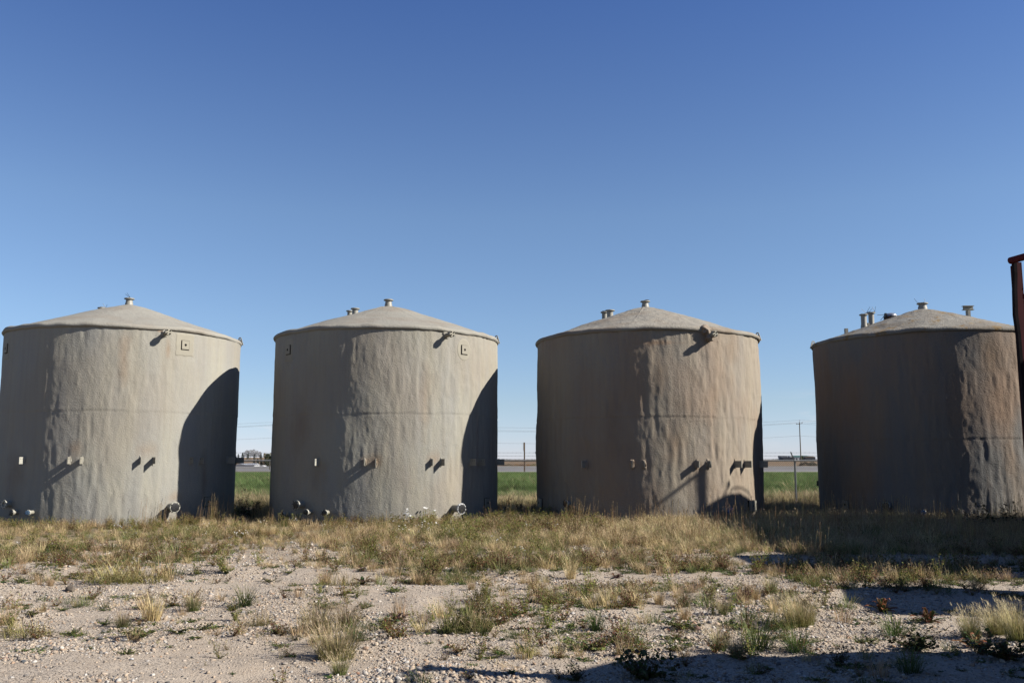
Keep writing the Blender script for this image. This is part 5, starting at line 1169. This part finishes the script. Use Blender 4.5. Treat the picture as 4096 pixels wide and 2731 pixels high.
# a few tall stalks in clusters
cx_ = [(1040, 2085), (1060, 2080), (1090, 2085), (1975, 2068), (1960, 2068), (2340, 2105), (2305, 2100), (1385, 2092), (2560, 2100), (830, 2095), (860, 2092), (3320, 2110), (3330, 2140), (3560, 2140), (3800, 2120), (620, 2098), (905, 2090)]
xx = []; yy = []
for a, b_ in cx_:
    P0 = on_ground(a, b_); m = 5; xx += list(P0.x + RNG.normal(0, .18, m)); yy += list(P0.y + RNG.normal(0, .3, m))
xx = np.array(xx); yy = np.array(yy); k_ = ~in_tank(xx, yy, .03); do('tall_stalks', 'tall dry stalks with seed heads standing above the weeds', xx[k_], yy[k_], ['stalk'], [1], .85, 1.25)
# sparse weeds on the gravel
N_ = 19000; y = 6.6 + 11.5 * RNG.random(N_) ** .8; x = (RNG.random(N_) - .5) * 2 * (y * .60 + .4)
fe = front_edge(x); q = np.clip((y - 6.5) / (fe - 6.5), 0, 1); pr_ = (.13 + .75 * q ** 1.3) * np.clip(.5 + 1.3 * noise3(x * .9, y * .9, 0, 75), 0, 1); pr_ *= np.where((x < -2) & (y < 15.5), .55, 1); pr_ *= 1 - .7 * np.exp(-(((y - 11.2 - .12 * x) / .55) ** 2)) * (x > -2.6) * (x < .2)
k_ = RNG.random(N_) < pr_; x, y = x[k_], y[k_]
n = len(x); idx = pick(['ros', 'flatw', 'wisp', 'straw', 'green', 'brown', 'olive', 'litter', 'ybush'], [2.2, 4.5, 3, 1.6, .9, 3.0, .5, 1.6, .6], n); s = RNG.uniform(.3, 1.0, n) * (.8 + .35 * q[k_])
scatter('scattered_weeds', 'small scattered weeds and wisps of grass on the gravel', np.stack([x, y, gz(x, y) - .004], -1), np.stack([RNG.normal(0, .08, n), RNG.normal(-.05, .1, n), RNG.random(n) * 6.283], -1), np.stack([s, s, s * .8], -1), idx, pc)
# field grass beyond the fence
fp = proto_collection('field_tuft', [leaf_mesh('field_tuft_%d' % i, tuft(300 + i, 90, .5, .32, *((((.08, .13, .035), (.13, .20, .05), (.17, .24, .07))) if i < 3 else ((.2, .19, .07), STRAW, STRAW)), .010, .35, 0, .5)) for i in range(5)])
def field(name, y0, y1, dens, s0, s1, wedge, strawp):
    area = (y1 - y0) * 60
    if wedge:
        xs_, ys_ = [], []
        for a, b_ in ((-.36, -.215), (-.08, .085), (.225, .39)):
            m = int(dens * (y1 - y0) * (b_ - a) * (y0 + y1) / 2); yy_ = RNG.uniform(y0, y1, m); xs_.append(yy_ * RNG.uniform(a, b_, m)); ys_.append(yy_)
        x = np.concatenate(xs_); y = np.concatenate(ys_)
    else: m = int(dens * (y1 - y0) * 46); y = RNG.uniform(y0, y1, m); x = RNG.uniform(-20, 26, m)
    n = len(x); s = RNG.uniform(s0, s1, n) * (1 + .25 * noise3(x * .15, y * .15, 0, 81)); s = np.minimum(s, np.maximum(.14, (1.66 - .0131 * y) / .50) * RNG.uniform(.75, 1.0, n)); idx = np.where(RNG.random(n) < strawp(y) + .15 * (noise3(x * .12, y * .05, 0, 82) > .45), RNG.integers(3, 5, n), RNG.integers(0, 3, n))
    scatter(name, 'tall green grass of the field beyond the fence', np.stack([x, y, np.zeros(n)], -1), np.stack([RNG.normal(0, .1, n), RNG.normal(-.1, .1, n), RNG.random(n) * 6.283], -1), np.stack([s * 1.3, s * 1.3, s], -1), idx, fp)
field('field_grass', 32.3, 44, 7, .7, 1.1, False, lambda y: np.clip((39.5 - y) / 5, .08, .85))
field('field_grass', 44, 127, 2.8, 1.1, 1.6, True, lambda y: np.clip((y - 112) / 18, .04, .8))
